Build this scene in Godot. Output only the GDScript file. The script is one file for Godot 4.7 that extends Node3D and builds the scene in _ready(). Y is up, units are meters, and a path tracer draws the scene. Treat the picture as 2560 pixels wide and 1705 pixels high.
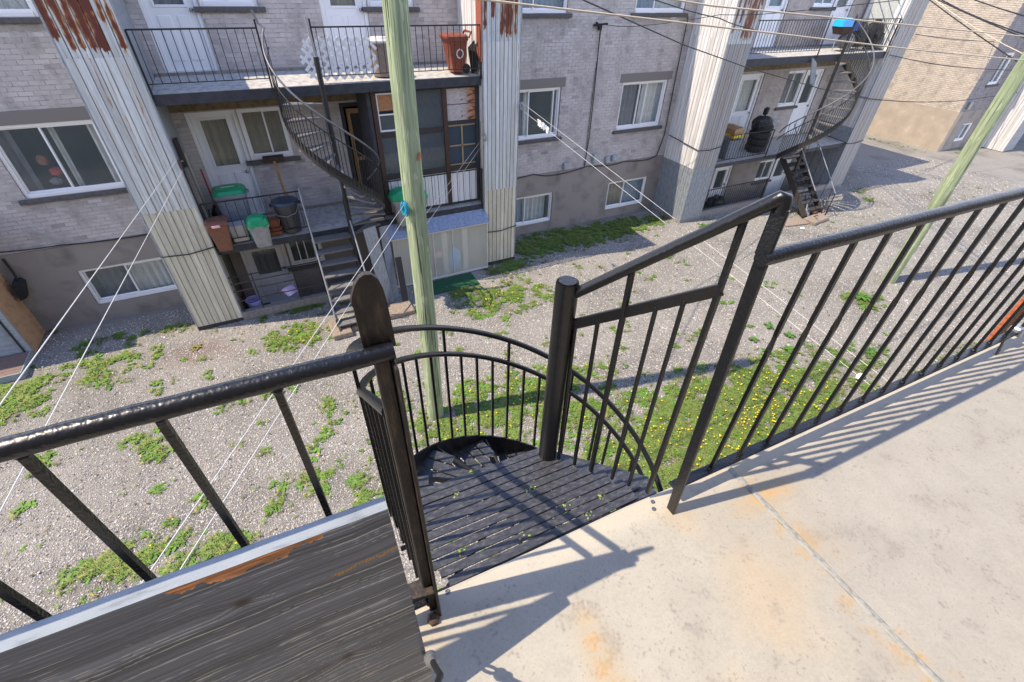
extends Node3D
# Back yards of brick triplexes, seen from a second-floor balcony. Metres, y up, the far facade runs along x.

const DY := 4.7            # top of the near balcony floor
const AD := -0.03665       # the near balcony is turned by this much against the far facade
const W := -11.28          # plane of the far brickwork
var rng := RandomNumberGenerator.new()
var M := {}
var TX := {}
var cur := Vector3.ZERO
var taken := {}
var unit_box: BoxMesh


class B:
	var p := PackedVector3Array()
	var n := PackedVector3Array()
	var uv := PackedVector2Array()
	var c := PackedColorArray()
	var o := Vector3.ZERO
	var col := Color.WHITE

	func _init(origin := Vector3.ZERO) -> void:
		o = origin

	func tri(a: Vector3, b: Vector3, d: Vector3, na: Vector3, nb: Vector3, nd: Vector3, ua := Vector2.ZERO, ub := Vector2.ZERO, ud := Vector2.ZERO) -> void:
		p.append(a - o); p.append(d - o); p.append(b - o)
		n.append(na); n.append(nd); n.append(nb)
		uv.append(ua); uv.append(ud); uv.append(ub)
		c.append(col); c.append(col); c.append(col)

	func quad(a: Vector3, b: Vector3, d: Vector3, e: Vector3, ua := Vector2(0, 1), ub := Vector2(1, 1), ud := Vector2(1, 0), ue := Vector2(0, 0)) -> void:
		var m := (b - a).cross(d - a)
		if m.length_squared() < 1e-16:
			m = (d - a).cross(e - a)
		m = m.normalized()
		tri(a, b, d, m, m, m, ua, ub, ud)
		tri(a, d, e, m, m, m, ua, ud, ue)

	func leaf(a: Vector3, b: Vector3, d: Vector3, m: Vector3) -> void:      # a sliver of leaf whose front is its upper side
		if (b - a).cross(d - a).dot(m) < 0.0: tri(a, d, b, m, m, m)
		else: tri(a, b, d, m, m, m)

	func flat(pts: Array, centre: Vector3) -> void:   # a convex face turned away from centre
		var m: Vector3 = (pts[1] - pts[0]).cross(pts[2] - pts[0])
		var mid := Vector3.ZERO
		for q in pts: mid += q
		mid /= pts.size()
		if m.dot(mid - centre) < 0.0:
			pts.reverse()
			m = -m
		m = m.normalized()
		for i in range(1, pts.size() - 1):
			tri(pts[0], pts[i], pts[i + 1], m, m, m)

	func obox(ct: Vector3, s: Vector3, bs := Basis.IDENTITY, bev := 0.0) -> void:
		var h := s * 0.5
		var k := minf(bev, minf(h.x, minf(h.y, h.z)) * 0.9)
		for ax in 3:
			for sg in [-1.0, 1.0]:
				var f := []
				for q in [[-1, -1], [1, -1], [1, 1], [-1, 1]]:
					var v := Vector3.ZERO
					v[ax] = sg * h[ax]
					v[(ax + 1) % 3] = q[0] * (h[(ax + 1) % 3] - k)
					v[(ax + 2) % 3] = q[1] * (h[(ax + 2) % 3] - k)
					f.append(ct + bs * v)
				flat(f, ct)
		if k <= 0.0:
			return
		for ax in 3:                       # edges along ax
			var b1 := (ax + 1) % 3
			var b2 := (ax + 2) % 3
			for s1 in [-1.0, 1.0]:
				for s2 in [-1.0, 1.0]:
					var f := []
					for q in [[-1, 0], [1, 0], [1, 1], [-1, 1]]:
						var v := Vector3.ZERO
						v[ax] = q[0] * (h[ax] - k)
						v[b1] = s1 * (h[b1] - (k if q[1] else 0.0))
						v[b2] = s2 * (h[b2] - (0.0 if q[1] else k))
						f.append(ct + bs * v)
					flat(f, ct)
		for sx in [-1.0, 1.0]:
			for sy in [-1.0, 1.0]:
				for sz in [-1.0, 1.0]:
					flat([ct + bs * Vector3(sx * h.x, sy * (h.y - k), sz * (h.z - k)), ct + bs * Vector3(sx * (h.x - k), sy * h.y, sz * (h.z - k)), ct + bs * Vector3(sx * (h.x - k), sy * (h.y - k), sz * h.z)], ct)

	func bx(x0: float, y0: float, z0: float, x1: float, y1: float, z1: float, bev := 0.0) -> void:
		obox(Vector3(x0 + x1, y0 + y1, z0 + z1) * 0.5, Vector3(absf(x1 - x0), absf(y1 - y0), absf(z1 - z0)), Basis.IDENTITY, bev)

	func bar(a: Vector3, b: Vector3, w: float, h: float, up := Vector3.UP, bev := 0.0) -> void:   # w across, h along up
		var d := (b - a)
		var f := d.normalized()
		if absf(f.dot(up)) > 0.98:
			up = Vector3.RIGHT if absf(f.x) < 0.9 else Vector3.BACK
		var s := f.cross(up).normalized()
		var u := s.cross(f).normalized()
		obox((a + b) * 0.5, Vector3(w, h, d.length()), Basis(s, u, f), bev)

	func tube(pts: Array, r, sides := 8, caps := true) -> void:
		var cnt := pts.size()
		var rings := []
		var nrm := []
		var ref := Vector3.UP
		var along := 0.0
		var vs := []
		for i in cnt:
			var t: Vector3 = (pts[mini(i + 1, cnt - 1)] - pts[maxi(i - 1, 0)]).normalized()
			if i == 0:
				ref = Vector3.UP if absf(t.y) < 0.9 else Vector3.RIGHT
			else:
				along += (pts[i] - pts[i - 1]).length()
			vs.append(along)
			var s := (ref - t * ref.dot(t)).normalized()
			ref = s
			var u := t.cross(s)
			var rr: float = r[i] if r is Array else r
			var ring := []
			var rn := []
			for k in sides + 1:
				var a := TAU * k / sides
				var dr := s * cos(a) + u * sin(a)
				rn.append(dr)
				ring.append(pts[i] + dr * rr)
			rings.append(ring); nrm.append(rn)
		for i in cnt - 1:
			for k in sides:
				var a: Vector3 = rings[i][k]; var b: Vector3 = rings[i][k + 1]; var d: Vector3 = rings[i + 1][k + 1]; var e: Vector3 = rings[i + 1][k]
				var u0 := float(k) / sides; var u1 := float(k + 1) / sides
				tri(a, b, d, nrm[i][k], nrm[i][k + 1], nrm[i + 1][k + 1], Vector2(u0, vs[i]), Vector2(u1, vs[i]), Vector2(u1, vs[i + 1]))
				tri(a, d, e, nrm[i][k], nrm[i + 1][k + 1], nrm[i + 1][k], Vector2(u0, vs[i]), Vector2(u1, vs[i + 1]), Vector2(u0, vs[i + 1]))
		if caps:
			var t0: Vector3 = (pts[0] - pts[1]).normalized()
			var t1: Vector3 = (pts[cnt - 1] - pts[cnt - 2]).normalized()
			for k in sides:
				tri(pts[0], rings[0][k + 1], rings[0][k], t0, t0, t0)
				tri(pts[cnt - 1], rings[cnt - 1][k], rings[cnt - 1][k + 1], t1, t1, t1)

	func lathe(prof: Array, ct: Vector3, sides := 16, cosk := 1.0, sz := 1.0) -> void:   # prof: Vector2(r, y) bottom to top for an outward face
		for i in prof.size() - 1:
			var a: Vector2 = prof[i]
			var b: Vector2 = prof[i + 1]
			var d := b - a
			var nn := Vector2(d.y, -d.x).normalized()
			for k in sides:
				var t0 := TAU * k / sides
				var t1 := TAU * (k + 1) / sides
				var d0 := Vector3(cos(t0) * cosk, 0, sin(t0) * sz)
				var d1 := Vector3(cos(t1) * cosk, 0, sin(t1) * sz)
				var n0 := (Vector3(cos(t0), 0, sin(t0)) * nn.x + Vector3.UP * nn.y).normalized()
				var n1 := (Vector3(cos(t1), 0, sin(t1)) * nn.x + Vector3.UP * nn.y).normalized()
				var p00 := ct + d0 * a.x + Vector3.UP * a.y
				var p10 := ct + d1 * a.x + Vector3.UP * a.y
				var p01 := ct + d0 * b.x + Vector3.UP * b.y
				var p11 := ct + d1 * b.x + Vector3.UP * b.y
				tri(p00, p01, p11, n0, n0, n1)
				tri(p00, p11, p10, n0, n1, n1)

	func prism(poly: PackedVector2Array, at: Vector3, ax: Vector3, ay: Vector3, depth: float) -> void:   # extruded along ax x ay
		var area := 0.0
		for i in poly.size():
			area += poly[i].cross(poly[(i + 1) % poly.size()])
		if area < 0.0:
			poly = poly.duplicate()
			poly.reverse()
		var az := ax.cross(ay).normalized()
		var lo := []
		var hi := []
		for q in poly:
			lo.append(at + ax * q.x + ay * q.y)
			hi.append(at + ax * q.x + ay * q.y + az * depth)
		var ix := Geometry2D.triangulate_polygon(poly)
		for i in range(0, ix.size(), 3):
			var q0 := ix[i]; var q1 := ix[i + 1]; var q2 := ix[i + 2]
			if (poly[q1] - poly[q0]).cross(poly[q2] - poly[q0]) < 0.0:
				var s := q1; q1 = q2; q2 = s
			tri(hi[q0], hi[q1], hi[q2], az, az, az, poly[q0], poly[q1], poly[q2])
			tri(lo[q0], lo[q2], lo[q1], -az, -az, -az, poly[q0], poly[q2], poly[q1])
		for i in poly.size():
			var j := (i + 1) % poly.size()
			quad(lo[i], lo[j], hi[j], hi[i])

	func loft(rings: Array, cap0 := true, cap1 := true) -> void:   # rings of equal size, counter-clockwise seen from above, bottom to top
		var ctr := Vector3.ZERO
		for r in rings.size() - 1:
			var m: int = rings[r].size()
			for k in m:
				quad(rings[r][(k + 1) % m], rings[r][k], rings[r + 1][k], rings[r + 1][(k + 1) % m])
		for w in [[0, cap0], [rings.size() - 1, cap1]]:
			if w[1]:
				var ring: Array = rings[w[0]]
				ctr = Vector3.ZERO
				for q in ring: ctr += q
				ctr /= ring.size()
				for k in ring.size():
					flat([ctr, ring[k], ring[(k + 1) % ring.size()]], ctr + (Vector3.UP if w[0] == 0 else Vector3.DOWN))

	func mesh(colors := false) -> ArrayMesh:
		var a := []
		a.resize(Mesh.ARRAY_MAX)
		a[Mesh.ARRAY_VERTEX] = p
		a[Mesh.ARRAY_NORMAL] = n
		a[Mesh.ARRAY_TEX_UV] = uv
		if colors:
			a[Mesh.ARRAY_COLOR] = c
		var m := ArrayMesh.new()
		m.add_surface_from_arrays(Mesh.PRIMITIVE_TRIANGLES, a)
		return m


static func rrect(ct: Vector3, w: float, d: float, r: float, seg := 3) -> Array:   # rounded rectangle in the horizontal plane
	var out := []
	for q in [[1, 1, 0], [-1, 1, 1], [-1, -1, 2], [1, -1, 3]]:
		for k in seg + 1:
			var a: float = (q[2] + float(k) / seg) * PI / 2
			out.append(ct + Vector3(q[0] * (w / 2 - r) + cos(a) * r, 0, q[1] * (d / 2 - r) + sin(a) * r))
	return out


func nb() -> B:
	return B.new(cur)


func numbered(nm: String) -> String:
	if not taken.has(nm):
		taken[nm] = 0
		return nm
	taken[nm] += 1
	return "%s_%03d" % [nm, taken[nm]]


func metas(o: Node, label: String, cat: String, group := "", kind := "") -> void:
	if label: o.set_meta("label", label)
	if cat: o.set_meta("category", cat)
	if group: o.set_meta("group", group)
	if kind: o.set_meta("kind", kind)


func T(nm: String, label: String, cat: String, at: Vector3, group := "", turn := 0.0) -> Node3D:
	var o := Node3D.new()
	o.name = numbered(nm)
	metas(o, label, cat, group)
	o.rotation.y = turn
	o.position = Basis(Vector3.UP, turn) * at
	cur = at
	add_child(o)
	return o


func TS(nm: String, at := Vector3.ZERO, turn := 0.0) -> Node3D:    # a piece of the setting
	var o := T(nm, "", "", at, "", turn)
	o.set_meta("kind", "structure")
	return o


func add(par: Node, nm: String, b: B, m: String, label := "") -> MeshInstance3D:
	return put(par, nm, b.mesh(), m, Transform3D(), label)


func put(par: Node, nm: String, mesh: Mesh, m: String, tf := Transform3D(), label := "") -> MeshInstance3D:
	var o := MeshInstance3D.new()
	o.name = nm
	o.mesh = mesh
	o.material_override = M[m]
	o.transform = tf
	if label: o.set_meta("label", label)
	par.add_child(o, true)
	return o


func part(par: Node, nm: String, label := "") -> Node3D:           # an empty part that holds sub-parts
	var o := Node3D.new()
	o.name = nm
	if label: o.set_meta("label", label)
	par.add_child(o, true)
	return o


func single(nm: String, label: String, cat: String, at: Vector3, b: B, m: String, group := "", turn := 0.0) -> MeshInstance3D:
	var o := MeshInstance3D.new()
	o.name = numbered(nm)
	o.mesh = b.mesh()
	o.material_override = M[m]
	metas(o, label, cat, group)
	o.rotation.y = turn
	o.position = Basis(Vector3.UP, turn) * at
	add_child(o)
	return o


func mm(par: Node, nm: String, mesh: Mesh, m: String, tfs: Array, cols: PackedColorArray) -> MultiMeshInstance3D:
	var k := MultiMesh.new()
	k.transform_format = MultiMesh.TRANSFORM_3D
	k.use_colors = true
	k.mesh = mesh
	k.instance_count = tfs.size()
	var buf := PackedFloat32Array()
	buf.resize(tfs.size() * 16)
	for i in tfs.size():
		var t: Transform3D = tfs[i]
		var j := i * 16
		buf[j] = t.basis.x.x; buf[j + 1] = t.basis.y.x; buf[j + 2] = t.basis.z.x; buf[j + 3] = t.origin.x
		buf[j + 4] = t.basis.x.y; buf[j + 5] = t.basis.y.y; buf[j + 6] = t.basis.z.y; buf[j + 7] = t.origin.y
		buf[j + 8] = t.basis.x.z; buf[j + 9] = t.basis.y.z; buf[j + 10] = t.basis.z.z; buf[j + 11] = t.origin.z
		buf[j + 12] = cols[i].r; buf[j + 13] = cols[i].g; buf[j + 14] = cols[i].b; buf[j + 15] = 1.0
	k.buffer = buf
	var o := MultiMeshInstance3D.new()
	o.name = nm
	o.multimesh = k
	o.material_override = M[m]
	o.set_meta("kind", "stuff")
	par.add_child(o, true)
	return o


# ---------------------------------------------------------------- materials
func lin(r: float, g: float, b: float) -> Color:
	return Color(r, g, b).linear_to_srgb()


func ntex(key: String, sd: int, freq: float, oct: int, stops: Array, size := 256, kind := FastNoiseLite.TYPE_SIMPLEX_SMOOTH) -> Texture2D:
	if TX.has(key):
		return TX[key]
	var f := FastNoiseLite.new()
	f.seed = sd
	f.noise_type = kind
	f.frequency = freq
	f.fractal_octaves = oct
	f.fractal_gain = 0.6
	var t := NoiseTexture2D.new()
	t.width = size
	t.height = size
	t.seamless = true
	t.noise = f
	if stops:
		var g := Gradient.new()
		g.offsets = PackedFloat32Array(stops.map(func(s): return s[0]))
		g.colors = PackedColorArray(stops.map(func(s): return s[1] if s[1] is Color else Color(s[1], s[1], s[1])))
		t.color_ramp = g
	TX[key] = t
	return t


func mk(key: String, color: Color, rough := 0.7, metal := 0.0, tex: Texture2D = null, sc := Vector3.ONE, bump: Texture2D = null, bs := 0.1, world := false) -> StandardMaterial3D:
	var m := StandardMaterial3D.new()
	m.resource_name = key
	m.albedo_color = color
	m.roughness = rough
	m.metallic = metal
	if tex:
		m.albedo_texture = tex
	if bump:
		m.heightmap_enabled = true
		m.heightmap_texture = bump
		m.heightmap_scale = bs
	if tex or bump:
		m.uv1_triplanar = true
		m.uv1_world_triplanar = world
		m.uv1_scale = sc
	M[key] = m
	return m


func over(m: StandardMaterial3D, tex: Texture2D, sc: Vector3, world := true) -> StandardMaterial3D:   # a second layer that multiplies
	m.detail_enabled = true
	m.detail_albedo = tex
	m.detail_blend_mode = BaseMaterial3D.BLEND_MODE_MUL
	m.detail_uv_layer = BaseMaterial3D.DETAIL_UV_2
	m.uv2_triplanar = true
	m.uv2_world_triplanar = world
	m.uv2_scale = sc
	return m


func fn(sd: int, freq: float, oct := 4) -> FastNoiseLite:
	var f := FastNoiseLite.new()
	f.seed = sd
	f.noise_type = FastNoiseLite.TYPE_SIMPLEX_SMOOTH
	f.frequency = freq
	f.fractal_octaves = oct
	return f


func sheet_image(sd: int, amount: float, reach: float, base: Color, ribs: int) -> ImageTexture:   # galvanised sheet with rust that runs down between the ribs; v = 0 at the top
	var w := 216
	var h := 384
	var a := fn(sd, 0.012, 3)
	var b := fn(sd + 7, 0.05, 4)
	var im := Image.create(w, h, false, Image.FORMAT_RGB8)
	var r := RandomNumberGenerator.new()
	r.seed = sd
	var wide := []
	var mid := []
	var end := []
	var tone := []
	for i in ribs:
		wide.append(amount * r.randf_range(0.15, 0.62) if r.randf() < amount * 1.1 else 0.0)
		mid.append(r.randf_range(0.38, 0.66))
		end.append(minf(0.975, reach * (r.randf_range(0.78, 1.0) if r.randf() < 0.75 else r.randf_range(0.45, 0.75))))
		tone.append(r.randf_range(0.94, 1.04))
	for x in w:
		var fx := float(x) / w * ribs
		var ri := mini(int(fx), ribs - 1)
		var q := fx - ri
		for y in h:
			var v := float(y) / h
			var st := a.get_noise_2d(x * 6.0, y * 0.4)
			var fi := b.get_noise_2d(x * 2.0, y * 0.7)
			var colr: Color = base * (tone[ri] * (1.0 + 0.10 * st + 0.05 * fi))
			colr = colr.lerp(Color(0.64, 0.60, 0.50), clampf(0.8 * a.get_noise_2d(x * 5.0 + 500.0, y * 0.3) - 0.05, 0.0, 0.45))
			if wide[ri] > 0.0:
				var k: float = wide[ri] * (1.0 + 0.75 * a.get_noise_2d(ri * 90.0 + q * 14.0, y * 0.8)) * (1.0 - smoothstep(end[ri] - 0.06, end[ri], v + 0.05 * fi))
				k *= smoothstep(-0.15, 0.25, v + 0.25 * b.get_noise_2d(ri * 50.0, 7.0))
				var s: float = k - absf(q - mid[ri] - 0.10 * a.get_noise_2d(ri * 40.0, y * 0.8)) + 0.16 * b.get_noise_2d(x * 4.0, y * 0.35)
				var t := smoothstep(-0.06, 0.12, s)
				var deep := clampf(s * 3.0 + fi * 0.8, 0.0, 1.0)
				colr = colr.lerp(Color(0.66, 0.50, 0.30).lerp(Color(0.53, 0.28, 0.15), smoothstep(0.0, 0.4, deep)).lerp(Color(0.36, 0.15, 0.10), smoothstep(0.3, 1.0, deep)), t * 0.95)
			var seam := 1.0 - smoothstep(0.02, 0.10, minf(q, 1.0 - q))
			colr = colr.lerp(Color(0.36, 0.29, 0.22), seam * clampf(0.45 + 0.7 * st + 0.25 * amount, 0.1, 0.9))
			im.set_pixel(x, y, colr)
	return ImageTexture.create_from_image(im)


func wood_image(sd: int, base: Color, crack: Color, w: int, h: int, dens: float) -> Image:   # weathered boards, grain along u
	var a := fn(sd, 0.004, 3)
	var b := fn(sd + 3, 0.03, 2)
	var d := fn(sd + 5, 0.011, 3)
	var im := Image.create(w, h, false, Image.FORMAT_RGB8)
	var knots := []
	var r := RandomNumberGenerator.new()
	r.seed = sd
	for i in 7:
		knots.append(Vector2(r.randf() * w, r.randf() * h))
	for x in w:
		for y in h:
			var yy := float(y) + 8.0 * d.get_noise_2d(x * 0.18, y * 0.3)
			var kn := 0.0
			for q in knots:
				var dx: float = (x - q.x) * 0.45
				var dy: float = y - q.y
				var dd := dx * dx + dy * dy
				if dd < 1600.0:
					yy += signf(dy) * 9.0 * exp(-dd / 300.0)
					kn = maxf(kn, exp(-dd / 40.0))
			var g := b.get_noise_2d(x * 0.03, yy * 11.0)
			var l := a.get_noise_2d(x * 0.2, yy * 6.0)
			var c := base * (1.0 + 0.35 * g + 0.30 * l)
			var line := smoothstep(dens, dens + 0.13, b.get_noise_2d(x * 0.020 + 900.0, yy * 9.0) + 0.25 * a.get_noise_2d(x * 2.0, y * 2.0))
			c = c.lerp(crack, line * 0.75)
			c = c.lerp(Color(0.10, 0.065, 0.05), kn * 0.8)
			im.set_pixel(x, y, c)
	return im


func materials() -> void:
	var speck := ntex("speck", 1, 0.22, 3, [[0.0, 0.70], [0.45, 0.95], [1.0, 1.0]])
	var blotch := ntex("blotch", 2, 0.025, 4, [[0.0, 0.72], [0.5, 0.93], [1.0, 1.0]])
	var soft := ntex("soft", 3, 0.012, 4, [[0.0, 0.80], [0.5, 0.97], [1.0, 1.0]])
	var streak := ntex("streak", 4, 0.05, 4, [[0.0, 0.62], [0.5, 0.92], [1.0, 1.0]])
	var hb := ntex("bump_fine", 5, 0.12, 4, [])
	var hs := ntex("bump_soft", 6, 0.03, 4, [])
	var chips := ntex("chips", 8, 0.035, 5, [[0.0, Color(0.55, 0.42, 0.34)], [0.30, Color(0.80, 0.72, 0.66)], [0.37, Color.WHITE], [1.0, Color.WHITE]])
	# painted steel
	over(mk("black_iron", lin(0.0100, 0.0108, 0.0130), 0.33, 0.0, ntex("iron", 9, 0.03, 5, [[0.0, Color(1.0, 0.62, 0.42)], [0.14, Color(1.0, 0.82, 0.70)], [0.19, Color(0.74, 0.75, 0.78)], [0.7, Color(0.9, 0.9, 0.92)], [1.0, Color(1, 1, 1)]]), Vector3.ONE * 3.0, hb, 0.11), speck, Vector3.ONE * 9.0)
	over(mk("black_tread", lin(0.105, 0.105, 0.110), 0.42, 0.0, ntex("tread", 10, 0.05, 5, [[0.0, Color(0.50, 0.42, 0.36)], [0.25, Color(0.66, 0.66, 0.68)], [0.62, Color(0.78, 0.79, 0.82)], [0.75, Color(1, 0.98, 0.94)], [1.0, Color.WHITE]]), Vector3(2.0, 2.0, 5.0), hb, 0.03), speck, Vector3.ONE * 12.0)
	mk("rusty_iron", lin(0.10, 0.060, 0.040), 0.75, 0.0, blotch, Vector3.ONE * 7.0, hb, 0.08)
	mk("worn_post", lin(0.085, 0.072, 0.060), 0.55, 0.0, ntex("worn", 12, 0.02, 5, [[0.0, Color(0.35, 0.30, 0.27)], [0.45, Color(0.46, 0.42, 0.39)], [0.75, Color(0.80, 0.70, 0.58)], [1.0, Color(1, 0.92, 0.8)]]), Vector3(7.0, 2.0, 7.0), hb, 0.08)
	mk("far_iron", lin(0.020, 0.020, 0.022), 0.5, 0.0, blotch, Vector3.ONE * 2.0)
	mk("dull_pipe", lin(0.13, 0.13, 0.135), 0.4, 0.2)
	mk("pale_pipe", lin(0.30, 0.30, 0.31), 0.4, 0.3)
	mk("galvanised", lin(0.42, 0.43, 0.44), 0.4, 0.5, blotch, Vector3.ONE * 6.0)
	# masonry
	over(mk("brick", Color.WHITE, 0.9, 0.0, speck, Vector3.ONE * 5.0, hb, 0.10, true), soft, Vector3(0.5, 0.5, 0.5))
	M.brick.vertex_color_use_as_albedo = true
	for i in 4:
		var bc: Vector3 = [Vector3(0.60, 0.555, 0.535), Vector3(0.57, 0.525, 0.505), Vector3(0.64, 0.60, 0.58), Vector3(0.53, 0.49, 0.475)][i]
		over(mk("brick%d" % i, lin(bc.x, bc.y, bc.z), 0.9, 0.0, speck, Vector3.ONE * 5.0, hb, 0.10, true), soft, Vector3(0.5, 0.5, 0.5))
	mk("mortar", lin(0.51, 0.465, 0.445), 0.95, 0.0, blotch, Vector3.ONE * 1.0, hb, 0.1, true)
	mk("mortar_beige", lin(0.50, 0.42, 0.33), 0.95, 0.0, blotch, Vector3.ONE * 1.0, hb, 0.1, true)
	over(mk("parging", lin(0.345, 0.305, 0.275), 0.9, 0.0, soft, Vector3.ONE * 0.35, hb, 0.1, true), speck, Vector3.ONE * 3.0)
	over(mk("parging_tan", lin(0.27, 0.205, 0.12), 0.9, 0.0, blotch, Vector3.ONE * 0.8, hs, 0.4, true), speck, Vector3.ONE * 3.0)
	over(mk("parging_beige", lin(0.56, 0.46, 0.35), 0.9, 0.0, ntex("chalk", 13, 0.02, 5, [[0.0, 0.86], [0.6, 0.93], [0.78, 0.96], [0.82, Color(1.25, 1.3, 1.4)], [1.0, Color(1.3, 1.35, 1.4)]]), Vector3.ONE * 0.25, hs, 0.4, true), speck, Vector3.ONE * 2.0)
	mk("lintel", lin(0.23, 0.21, 0.195), 0.9, 0.0, speck, Vector3.ONE * 2.0, hb, 0.1, true)
	mk("sill_stone", lin(0.115, 0.11, 0.11), 0.85, 0.0, blotch, Vector3.ONE * 2.0, hb, 0.1, true)
	over(mk("slab", lin(0.62, 0.585, 0.53), 0.85, 0.0, blotch, Vector3.ONE * 0.9, hb, 0.1, true), speck, Vector3.ONE * 3.0)
	mk("slab_fascia", lin(0.045, 0.048, 0.058), 0.7, 0.0, blotch, Vector3.ONE * 0.8, hb, 0.2, true)
	mk("old_concrete", lin(0.30, 0.27, 0.24), 0.95, 0.0, blotch, Vector3.ONE * 1.5, hb, 0.4, true)
	# window and door things
	mk("white_vinyl", lin(0.82, 0.82, 0.82), 0.35)
	mk("door_white", lin(0.78, 0.79, 0.80), 0.4)
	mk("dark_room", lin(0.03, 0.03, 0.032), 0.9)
	mk("curtain_pale", lin(0.62, 0.64, 0.60), 0.9, 0.0, streak, Vector3(6, 0.4, 6)).backlight_enabled = false
	mk("curtain_grey", lin(0.16, 0.16, 0.17), 0.9, 0.0, streak, Vector3(6, 0.4, 6))
	mk("curtain_gold", lin(0.30, 0.26, 0.16), 0.9, 0.0, streak, Vector3(6, 0.4, 6))
	mk("curtain_blue", lin(0.30, 0.38, 0.45), 0.9, 0.0, streak, Vector3(6, 0.4, 6))
	var g := mk("glass", Color(0.80, 0.88, 0.90, 0.10), 0.03)
	g.transparency = BaseMaterial3D.TRANSPARENCY_ALPHA
	g.metallic_specular = 0.7
	var g2 := mk("poly_sheet", Color(0.90, 0.89, 0.82, 0.5), 0.5)
	g2.transparency = BaseMaterial3D.TRANSPARENCY_ALPHA
	mk("handle", lin(0.30, 0.29, 0.27), 0.25, 0.8)
	# sheet metal
	for q in [["sheet_rusty", 21, 0.95, 1.25, Color(0.76, 0.79, 0.80), 9], ["sheet_rusty_dark", 22, 1.05, 1.3, Color(0.78, 0.80, 0.80), 7], ["sheet_mid", 23, 0.14, 0.6, Color(0.80, 0.81, 0.80), 9], ["sheet_mid_wide", 29, 0.18, 0.5, Color(0.80, 0.81, 0.80), 7], ["sheet_low", 24, 0.05, 0.5, Color(0.80, 0.78, 0.70), 8], ["sheet_white", 25, 0.0, 0.4, Color(0.86, 0.85, 0.84), 12], ["sheet_grey", 26, 0.20, 0.6, Color(0.60, 0.595, 0.59), 9], ["sheet_red", 27, 1.9, 1.6, Color(0.8, 0.45, 0.36), 10]]:
		var s := mk(q[0], Color.WHITE, 0.5, 0.0)
		s.albedo_texture = sheet_image(q[1], q[2], q[3], q[4], q[5])
		s.texture_repeat = false
	mk("sheet_plain", lin(0.36, 0.39, 0.42), 0.45, 0.2, streak, Vector3(3, 0.4, 3))
	mk("roof_sheet", lin(0.30, 0.34, 0.42), 0.35, 0.3, blotch, Vector3.ONE * 1.5, hs, 0.6)
	# wood
	mk("grey_wood", lin(0.21, 0.195, 0.18), 0.9, 0.0, streak, Vector3(0.8, 6, 6), hb, 0.2)
	mk("dark_wood", lin(0.055, 0.048, 0.042), 0.85, 0.0, streak, Vector3(0.8, 6, 6), hb, 0.2)
	mk("raw_wood", lin(0.40, 0.24, 0.11), 0.8, 0.0, streak, Vector3(6, 0.6, 6), hb, 0.1)
	mk("brown_paint", lin(0.070, 0.035, 0.025), 0.6, 0.0, blotch, Vector3.ONE * 2.0)
	var pn := fn(33, 0.02, 3)
	var pi := Image.create(160, 96, false, Image.FORMAT_RGB8)
	for x in 160:
		for y in 96:
			var ring := sin((Vector2(x - 60.0, (y - 40.0) * 2.2).length() + 14.0 * pn.get_noise_2d(x * 0.8, y * 0.8)) * 0.42)
			var c := Color(0.70, 0.665, 0.655) * (1.0 + 0.035 * ring + 0.12 * pn.get_noise_2d(x * 1.5, y * 3.0))
			var burn := smoothstep(0.66, 0.90, x / 160.0 + 0.22 * pn.get_noise_2d(x * 0.9, y * 2.2))
			c = c.lerp(Color(0.72, 0.44, 0.26), burn * 0.85).lerp(Color(0.36, 0.22, 0.16), smoothstep(0.5, 0.75, pn.get_noise_2d(x * 1.3 + 99.0, y * 2.0) + burn * 0.45) * 0.8)
			pi.set_pixel(x, y, c)
	mk("plywood", Color.WHITE, 0.85).albedo_texture = ImageTexture.create_from_image(pi)
	mk("orange_ply", lin(0.46, 0.23, 0.10), 0.8, 0.0, streak, Vector3(0.8, 4, 4))
	mk("tan_wood", lin(0.40, 0.30, 0.17), 0.8, 0.0, streak, Vector3(3, 3, 3))
	mk("orange_plank", lin(0.55, 0.14, 0.05), 0.7, 0.0, streak, Vector3(3, 3, 0.6))
	# plastics
	mk("green_lid", lin(0.015, 0.33, 0.13), 0.35, 0.0, soft, Vector3.ONE * 2.0)
	mk("grey_bin", lin(0.30, 0.30, 0.29), 0.5, 0.0, soft, Vector3.ONE * 2.0)
	mk("blue_grey_bin", lin(0.22, 0.25, 0.29), 0.5, 0.0, soft, Vector3.ONE * 2.0)
	mk("brown_bin", lin(0.20, 0.085, 0.050), 0.5, 0.0, soft, Vector3.ONE * 2.0)
	mk("red_bin", lin(0.24, 0.060, 0.030), 0.45, 0.0, soft, Vector3.ONE * 2.0)
	mk("taupe_bin", lin(0.27, 0.215, 0.18), 0.55, 0.0, soft, Vector3.ONE * 2.0)
	mk("lid_cream", lin(0.56, 0.53, 0.50), 0.5)
	mk("charcoal_bin", lin(0.060, 0.060, 0.064), 0.5, 0.0, soft, Vector3.ONE * 2.0)
	mk("navy_lid", lin(0.035, 0.055, 0.085), 0.4)
	mk("terracotta", lin(0.30, 0.10, 0.05), 0.7, 0.0, blotch, Vector3.ONE * 3.0)
	mk("green_box", lin(0.02, 0.30, 0.15), 0.5)
	mk("pink", lin(0.78, 0.42, 0.42), 0.5)
	mk("white_mark", lin(0.78, 0.78, 0.76), 0.5)
	mk("lattice", lin(0.78, 0.79, 0.80), 0.5)
	mk("lilac", lin(0.42, 0.38, 0.72), 0.4)
	mk("lilac_pale", lin(0.62, 0.50, 0.78), 0.4)
	mk("bright_blue", lin(0.02, 0.42, 0.85), 0.35)
	mk("dark_blue", lin(0.02, 0.08, 0.36), 0.4)
	mk("cyan_plastic", lin(0.02, 0.26, 0.36), 0.3)
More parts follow.
